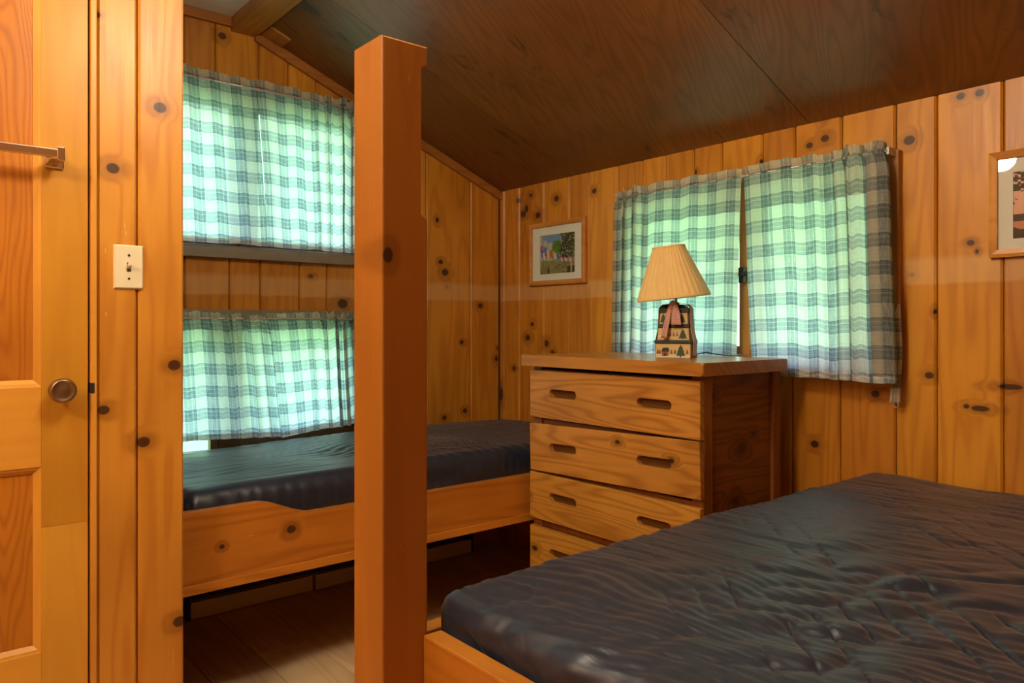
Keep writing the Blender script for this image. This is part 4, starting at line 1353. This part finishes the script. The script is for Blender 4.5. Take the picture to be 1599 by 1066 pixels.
def flags_photo():
    r = random.Random(4)
    n1 = vnoise2(21)
    N = lambda x, y: float(n1(np.array([x]), np.array([y]))[0])
    flags = [(0.02, 0.70, 0.05, 0.16, (0.6, 0.04, 0.03)), (0.06, 0.58, 0.05, 0.2, (0.05, 0.1, 0.4)), (0.10, 0.52, 0.03, 0.16, (0.7, 0.68, 0.66)), (0.15, 0.62, 0.05, 0.22, (0.06, 0.13, 0.42)),
             (0.18, 0.50, 0.03, 0.10, (0.62, 0.04, 0.05)), (0.22, 0.54, 0.03, 0.2, (0.62, 0.62, 0.60)), (0.28, 0.52, 0.04, 0.2, (0.55, 0.28, 0.02)), (0.32, 0.55, 0.04, 0.2, (0.40, 0.12, 0.02)),
             (0.40, 0.52, 0.035, 0.2, (0.60, 0.30, 0.06)), (0.43, 0.48, 0.03, 0.16, (0.6, 0.6, 0.5)), (0.52, 0.46, 0.04, 0.12, (0.08, 0.14, 0.4)), (0.58, 0.42, 0.03, 0.12, (0.55, 0.06, 0.06)),
             (0.62, 0.37, 0.03, 0.1, (0.6, 0.45, 0.45)), (0.70, 0.42, 0.04, 0.10, (0.05, 0.1, 0.3)), (0.74, 0.36, 0.04, 0.12, (0.65, 0.4, 0.38)), (0.82, 0.38, 0.03, 0.12, (0.6, 0.1, 0.1)),
             (0.86, 0.34, 0.03, 0.1, (0.6, 0.6, 0.6)), (0.95, 0.30, 0.04, 0.08, (0.6, 0.12, 0.1))]
    def fn(u, v):
        c = (0.14, 0.27, 0.46) if v > 0.6 else (0.22, 0.30, 0.20)
        for (a, b, top) in ((0.0, 0.06, 0.96), (0.09, 0.2, 0.88), (0.22, 0.34, 0.80)):
            if a < u < b and v < top + 0.03 * N(u * 20, 2): c = (0.42, 0.42, 0.34)
        if v < 0.62 and u < 0.4 and c[0] < 0.4: c = (0.25, 0.28, 0.22)
        if ((u - 0.50) / (0.13 * (1.1 - abs(v - 0.6)))) ** 2 + ((v - 0.68) / 0.2) ** 2 < 1 + 0.4 * N(u * 14, v * 14):
            q = 0.5 + 0.5 * N(u * 30, v * 30); c = (0.04 + 0.06 * q, 0.13 + 0.14 * q, 0.015)
        if u > 0.60 + 0.05 * N(v * 9, 3) and v > 0.36:
            q = N(u * 34, v * 34 + 9); c = (0.26, 0.30, 0.14) if q > 0.34 else (0.02, 0.035, 0.015)
        for (fx, fz, fw, fh, fc) in flags:
            if abs(u - fx - 0.25 * (fz - v) * 0.6) < fw * 0.8 and abs(v - fz + 0.04) < fh * 0.5: c = fc
        if v < 0.36 - 0.10 * u:
            q = N(u * 60, v * 60); q2 = r.random()
            c = tuple(x * (0.25 + 1.5 * q2) for x in (0.22, 0.20, 0.08))
        if abs(u - 0.89) < 0.014 and 0.02 < v < 0.4: c = (0.42, 0.40, 0.28)
        if (abs(u - 0.83) < 0.05 or abs(u - 0.95) < 0.03) and v < 0.16: c = (0.02, 0.025, 0.015)
        if abs(u - 0.24) < 0.02 and v < 0.13: c = (0.02, 0.02, 0.015)
        return c
    return fn


def sunset_photo():
    n1 = vnoise2(31)
    N = lambda x, y: float(n1(np.array([x]), np.array([y]))[0])
    def fn(u, v):
        t_ = v
        c = (0.75, 0.33 + 0.1 * t_, 0.12 + 0.25 * t_)
        if v < 0.34: c = (0.62, 0.22, 0.10)
        if 0.26 < v < 0.36: c = (0.04, 0.015, 0.02)
        if v < 0.14 + 0.3 * max(0, u - 0.2) + 0.03 * N(u * 12, 1): c = (0.008, 0.007, 0.008)
        if v > 0.62 + 0.9 * max(0, u - 0.12) + 0.14 * N(u * 9, v * 9) and N(u * 30, v * 30) > -0.25: c = (0.012, 0.010, 0.008)
        if u > 0.24 + 0.2 * (v - 0.3) and u < 0.62 and v < 0.62 + 0.1 * N(u * 14, 4): c = (0.012, 0.010, 0.012)
        return c
    return fn


def picture(label, yl, yr, z0, z1, photo, fnm, matcol):
    """hangs on the right wall between y=yl (viewer's left) and y=yr"""
    root = tag(empty('framed_picture', (X_EAVE, (yl + yr) / 2, z0)), label, 'picture')
    fw, ft = 0.022, 0.022
    xf, xb = X_EAVE - ft, X_EAVE
    y0, y1 = yr, yl
    # mitred frame strips
    def strip(pa, name='frame_strip'):
        vs = [(xf + 0.004, *p) for p in pa[:2]] + [(xf, *p) for p in pa[2:4]] + [(xf + 0.003, *p) for p in pa[4:6]]
        n = len(vs)
        vs += [(xb, *p) for p in pa[:2]] + [(xb, *p) for p in pa[4:6]]
        fs = [(0, 1, 3, 2), (2, 3, 5, 4), (0, 1, 7, 6), (4, 5, 9, 8), (6, 7, 9, 8), (0, 2, 4, 8, 6), (1, 3, 5, 9, 7)]
        c = (X_EAVE, (y0 + y1) / 2, (z0 + z1) / 2)
        o = mesh_from(name, [tuple(Vector(v) - Vector(c)) for v in vs], fs, M['frame_oak'], root, Vector(c) - root.location)
    def ring(k, a):
        i = fw * k
        return {'bl': (y0 + i, z0 + i), 'br': (y1 - i, z0 + i), 'tl': (y0 + i, z1 - i), 'tr': (y1 - i, z1 - i)}[a]
    for a, b in (('bl', 'br'), ('br', 'tr'), ('tr', 'tl'), ('tl', 'bl')):
        strip([ring(0, a), ring(0, b), ring(0.45, a), ring(0.45, b), ring(1, a), ring(1, b)])
    box_part('backing', (xb - 0.006, y0 + fw, z0 + fw), (xb, y1 - fw, z1 - fw), M['black'], root, 0)
    # mat board with a window
    (pl_, pr_, pb_, pt_) = photo     # photo edges y left(viewer), y right, z bottom, z top
    xm = xb - 0.010
    mb = MB()
    Y0, Y1, Z0, Z1 = y0 + fw - 0.001, y1 - fw + 0.001, z0 + fw - 0.001, z1 - fw + 0.001
    for (a, b, c, d) in ((Y0, pr_, Z0, Z1), (pl_, Y1, Z0, Z1), (pr_, pl_, Z0, pb_), (pr_, pl_, pt_, Z1)):
        if b - a > 1e-4: mb.box((xm, a, c), (xm + 0.002, b, d))
    mb.build('mat_board', M['mat_board'], root, (xm, (y0 + y1) / 2, (z0 + z1) / 2))
    printed('photo', pl_ - pr_, pt_ - pb_, 64, 66, fnm, root, Vector((xm + 0.0025, (pl_ + pr_) / 2, (pb_ + pt_) / 2)) - root.location)
    box_part('glass', (xm - 0.004, Y0, Z0), (xm - 0.0025, Y1, Z1), M['glass'], root, 0)
    return root


xq = X_EAVE - 0.02
def qz(px, y, x=xq): return CAM_H - (y - 508) * (x / pdir(px)[0]) / F_PX
picture('framed photo of a row of flags under trees, left of the window', ey(825, xq), ey(913, xq), 1.350, 1.660,
        (ey(841, xq), ey(895, xq), qz(841, 428.5), qz(841, 368.5)), flags_photo(), None)
picture('framed sunset photo on the right wall, cut by the picture edge', ey(1543, xq), ey(1543, xq) - 0.40, 1.348, 1.655,
        (ey(1580, xq), ey(1580, xq) - 0.235, qz(1580, 372), qz(1580, 268)), sunset_photo(), None)

# ------------------------------------------------------------------ table lamp
LX, LY = 2.12, 1.645
lamp = tag(empty('table_lamp', (LX, LY, ZT)), 'table lamp with pleated cream shade and stacked painted boxes as base', 'lamp')
LROT = -math.radians(67)     # front face of the base turned towards the viewer


def lamp_child(o, tilt=None):
    o.parent = lamp
    return o


def tapered(mb, w0, d0, w1, d1, z0, z1, bev=0.0015):
    vs = []
    for (w, d, z) in ((w0, d0, z0), (w1, d1, z1)):
        vs += [mb.bm.verts.new(p) for p in ((-w / 2, -d / 2, z), (w / 2, -d / 2, z), (w / 2, d / 2, z), (-w / 2, d / 2, z))]
    fs = [(3, 2, 1, 0), (4, 5, 6, 7), (0, 1, 5, 4), (1, 2, 6, 5), (2, 3, 7, 6), (3, 0, 4, 7)]
    es = set()
    for f in fs:
        ff = mb.bm.faces.new([vs[i] for i in f]); es.update(ff.edges)
    if bev: bmesh.ops.bevel(mb.bm, geom=list(es), offset=bev, segments=1, affect='EDGES')
    return mb


def lp(o):
    o.parent = lamp
    o.rotation_euler = (0, 0, LROT)
    return o


tiers = [(0.0, 0.050, 0.124, 0.090, 0.122, 0.088), (0.062, 0.104, 0.114, 0.082, 0.106, 0.077), (0.118, 0.158, 0.101, 0.073, 0.096, 0.070)]
lids = [(0.050, 0.062, 0.130, 0.096), (0.104, 0.118, 0.110, 0.081), (0.158, 0.174, 0.106, 0.078)]
for (z0, z1, w0, d0, w1, d1) in tiers:
    lp(tapered(MB(), w0, d0, w1, d1, z0, z1).build('box_tier', M['box_cream'], None, (0, 0, 0)))
for (z0, z1, w, d) in lids:
    lp(MB().box((-w / 2, -d / 2, z0), (w / 2, d / 2, z1), 0.002).build('box_lid', M['lid_green'], None, (0, 0, 0)))
lp(tapered(MB(), 0.080, 0.060, 0.060, 0.045, 0.174, 0.186).build('top_cap', M['lid_green'], None, (0, 0, 0)))


def flat_paint(name, pts, y, mat):
    """thin painted motif on the front (-y) face"""
    lp(MB().prism(pts, 'y', y - 0.0008, y + 0.001).build(name, mat, None, (0, 0, 0)))


def tree_pts(cx, z, w, h):
    return [(cx - w * .08, z), (cx + w * .08, z), (cx + w * .08, z + h * .1), (cx + w * .5, z + h * .12), (cx + w * .3, z + h * .38), (cx + w * .38, z + h * .40), (cx + w * .2, z + h * .65),
            (cx + w * .25, z + h * .67), (cx, z + h), (cx - w * .25, z + h * .67), (cx - w * .2, z + h * .65), (cx - w * .38, z + h * .40), (cx - w * .3, z + h * .38), (cx - w * .5, z + h * .12), (cx - w * .08, z + h * .1)]


yf0, yf1, yf2 = -0.0448, -0.0400, -0.0362
flat_paint('painted_snow', [(-0.060, 0.001), (0.060, 0.001), (0.060, 0.010), (0.020, 0.014), (-0.02, 0.009), (-0.060, 0.013)], yf0, M['paint_white'])
flat_paint('painted_tree', tree_pts(0.028, 0.003, 0.034, 0.043), yf0 - 0.0004, M['paint_green'])
flat_paint('painted_house', [(-0.038, 0.006), (-0.016, 0.006), (-0.016, 0.022), (-0.038, 0.022)], yf0 - 0.0004, M['paint_brown'])
flat_paint('painted_roof', [(-0.041, 0.022), (-0.012, 0.022), (-0.016, 0.036), (-0.034, 0.036)], yf0 - 0.0006, M['paint_dark'])
flat_paint('painted_door', [(-0.030, 0.006), (-0.024, 0.006), (-0.024, 0.017), (-0.030, 0.017)], yf0 - 0.0010, M['paint_dark'])
for cx in (-0.053, -0.046, -0.005, 0.008, 0.05):
    flat_paint('painted_tree', tree_pts(cx, 0.013, 0.010, 0.018), yf0 - 0.0004, M['paint_brown'])
flat_paint('painted_tree', tree_pts(0.034, 0.064, 0.032, 0.036), yf1, M['paint_green'])
flat_paint('painted_snow', [(-0.054, 0.063), (0.054, 0.063), (0.05, 0.074), (0.0, 0.070), (-0.052, 0.080)], yf1 + 0.0003, M['paint_white'])
for cx in (-0.02, -0.01, 0.002, 0.014):
    flat_paint('painted_tree', tree_pts(cx, 0.074, 0.009, 0.018), yf1, M['paint_brown'])
flat_paint('painted_tree', tree_pts(0.030, 0.120, 0.026, 0.034), yf2, M['paint_green'])
flat_paint('painted_tree', tree_pts(-0.036, 0.120, 0.026, 0.034), yf2, M['paint_green'])


def ribbon(name, path, width_dir, w0, w1, wob=0.0):
    vs, uvs, fs = [], [], []
    s = 0
    n = len(path)
    for i, p in enumerate(path):
        p = Vector(p)
        if i: s += (p - Vector(path[i - 1])).length
        f = i / (n - 1)
        w = (w0 + (w1 - w0) * f)
        for k in range(5):
            q = (k / 4 - 0.5)
            d = Vector(width_dir) * (w * q)
            vs.append(p + d + Vector((0, -wob * math.sin(q * 7 + f * 5) - wob, 0)))
            uvs.append((q * w, s))
    for i in range(n - 1):
        for k in range(4):
            a = i * 5 + k
            fs.append((a, a + 1, a + 6, a + 5))
    me = bpy.data.meshes.new(name); me.from_pydata([tuple(v) for v in vs], [], fs)
    ul = me.uv_layers.new(name='UVMap')
    for l in me.loops: ul.data[l.index].uv = uvs[l.vertex_index]
    o = link(name, me, M['gingham'], None, (0, 0, 0), True)
    sd = o.modifiers.new('thick', 'SOLIDIFY'); sd.thickness = 0.0012
    return lp(o)


def lerp_path(ps, n=14):
    out = []
    for i in range(n):
        t_ = i / (n - 1) * (len(ps) - 1)
        k = min(int(t_), len(ps) - 2); f = t_ - k
        out.append(Vector(ps[k]).lerp(Vector(ps[k + 1]), f))
    return out


ribbon('ribbon_tail', lerp_path([(-0.004, -0.048, 0.186), (-0.012, -0.056, 0.15), (-0.020, -0.058, 0.11), (-0.026, -0.060, 0.070)]), (1, 0, 0), 0.016, 0.022, 0.003)
ribbon('ribbon_tail', lerp_path([(0.008, -0.048, 0.186), (0.014, -0.056, 0.160), (0.018, -0.058, 0.115)]), (1, 0, 0), 0.020, 0.036, 0.004)
# ribbon down the right side and the left side of the stack
ribbon('ribbon_band', lerp_path([(0.0, -0.01, 0.191), (0.042, -0.004, 0.187), (0.0545, -0.004, 0.175), (0.0575, -0.004, 0.118), (0.060, -0.004, 0.09), (0.0670, -0.004, 0.062), (0.0665, -0.004, 0.002)], 30), (0, 1, 0), 0.046, 0.056, 0.0)
ribbon('ribbon_band', lerp_path([(0.0, -0.01, 0.191), (-0.042, -0.004, 0.187), (-0.0545, -0.004, 0.175), (-0.0575, -0.004, 0.118), (-0.060, -0.004, 0.09), (-0.0670, -0.004, 0.062), (-0.0665, -0.004, 0.002)], 30), (0, 1, 0), 0.046, 0.056, 0.0)
kn = MB(); bmesh.ops.create_icosphere(kn.bm, subdivisions=2, radius=0.011)
for v in kn.bm.verts: v.co = Vector((v.co.x * 1.1 + 0.001, v.co.y * 0.8 - 0.044, v.co.z * 1.0 + 0.190))
ko = kn.build('ribbon_knot', M['gingham'], None, (0, 0, 0), True)
ko.data.uv_layers.new(name='UVMap')
for l in ko.data.loops:
    c = ko.data.vertices[l.vertex_index].co
    ko.data.uv_layers['UVMap'].data[l.index].uv = (c.x, c.z)
lp(ko)
lp(MB().tube([(0, 0, 0.186), (0, 0, 0.228)], 0.0045, 10).lathe([(0.012, 0.186), (0.012, 0.192), (0.006, 0.196)], n=14).build('stem', M['brass'], None, (0, 0, 0), True))
# harp under the shade
lp(MB().lathe([(0.013, 0.224), (0.013, 0.262), (0.009, 0.268), (0.0, 0.268)], n=14).build('socket', M['brass'], None, (0, 0, 0), True))
# pleated shade: octagon-like section with pleats
sh_n, zb_, zt_ = 190, 0.0, 0.186
vs, fs = [], []


def shade_r(a, w, d):
    p = 3.2
    return 1.0 / ((abs(math.cos(a)) / w) ** p + (abs(math.sin(a)) / d) ** p) ** (1 / p)


rows = [(0.0, 1.0), (0.006, 1.0), (0.012, 0.985), (0.05, 0.868), (0.10, 0.705), (0.15, 0.545), (0.176, 0.462), (0.180, 0.452), (0.186, 0.449)]
for (h, sc_) in rows:
    trim = h < 0.008 or h > 0.178
    for i in range(sh_n):
        a = 2 * math.pi * i / sh_n
        rr = shade_r(a, 0.122 * sc_, 0.104 * sc_)
        pl2 = ((i % 5) / 5.0)
        rr += (0.0012 if trim else (0.0030 * (0.5 + 0.5 * sc_)) * (1 - abs(pl2 * 2 - 1)) - 0.0012)
        vs.append((rr * math.cos(a), rr * math.sin(a), h))
for j in range(len(rows) - 1):
    for i in range(sh_n):
        a, b = j * sh_n + i, j * sh_n + (i + 1) % sh_n
        fs.append((a, b, b + sh_n, a + sh_n))
me = bpy.data.meshes.new('shade'); me.from_pydata(vs, [], fs)
sho = link('shade', me, M['shade'], lamp, (0, 0, 0.214))
sho.rotation_euler = (Matrix.Rotation(math.radians(6.0), 3, Vector((math.sin(YAW), math.cos(YAW), 0))).inverted() @ Matrix.Rotation(LROT, 3, 'Z')).to_euler()
sho.location = (-0.004, 0.006, 0.208)
sd = sho.modifiers.new('thick', 'SOLIDIFY'); sd.thickness = 0.0012
# cord
MB().tube([(LX + 0.05, LY - 0.03, ZT + 0.006), (LX + 0.09, LY - 0.06, ZT + 0.018), (LX + 0.13, LY - 0.075, ZT + 0.010), (LX + 0.20, LY - 0.085, ZT + 0.004), (LX + 0.228, LY - 0.09, ZT + 0.004)], 0.0022, 6) \
    .build('cord', M['black'], lamp, (LX, LY, ZT), True)

# ------------------------------------------------------------------ door lamp and two added fill lights in ceiling fixtures
def ceiling_or_fill_lamp(label, pos, watt, size):
    root = tag(empty('ceiling_or_fill_light', (pos[0], pos[1], Z_FLAT)), label, 'ceiling light', 'round ceiling lights')
    MB().lathe([(0.13, 0.0), (0.135, -0.012), (0.12, -0.03), (0.0, -0.03)][::-1], n=32).build('base', M['cream'], root, (0, 0, 0), True).location = (0, 0, 0)
    MB().lathe([(0.115, -0.031), (0.12, -0.05), (0.10, -0.085), (0.06, -0.108), (0.0, -0.115)], n=32).build('glass_dome', M['lit_glass'], root, (0, 0, 0), True).location = (0, 0, 0)
    l = bpy.data.lights.new('bulb', 'POINT')
    l.energy = watt; l.color = LAMP_COL; l.shadow_soft_size = size
    o = bpy.data.objects.new('bulb', l); COL.objects.link(o)
    o.location = pos


for (pos, watt, rad_), lab in zip(LAMPS, ('round ceiling light near the door, outside the picture', 'added fill light over the left side of the room',
                                         'added fill light beside the ridge beam, outside the picture')):
    ceiling_or_fill_lamp(lab, pos, watt, rad_)
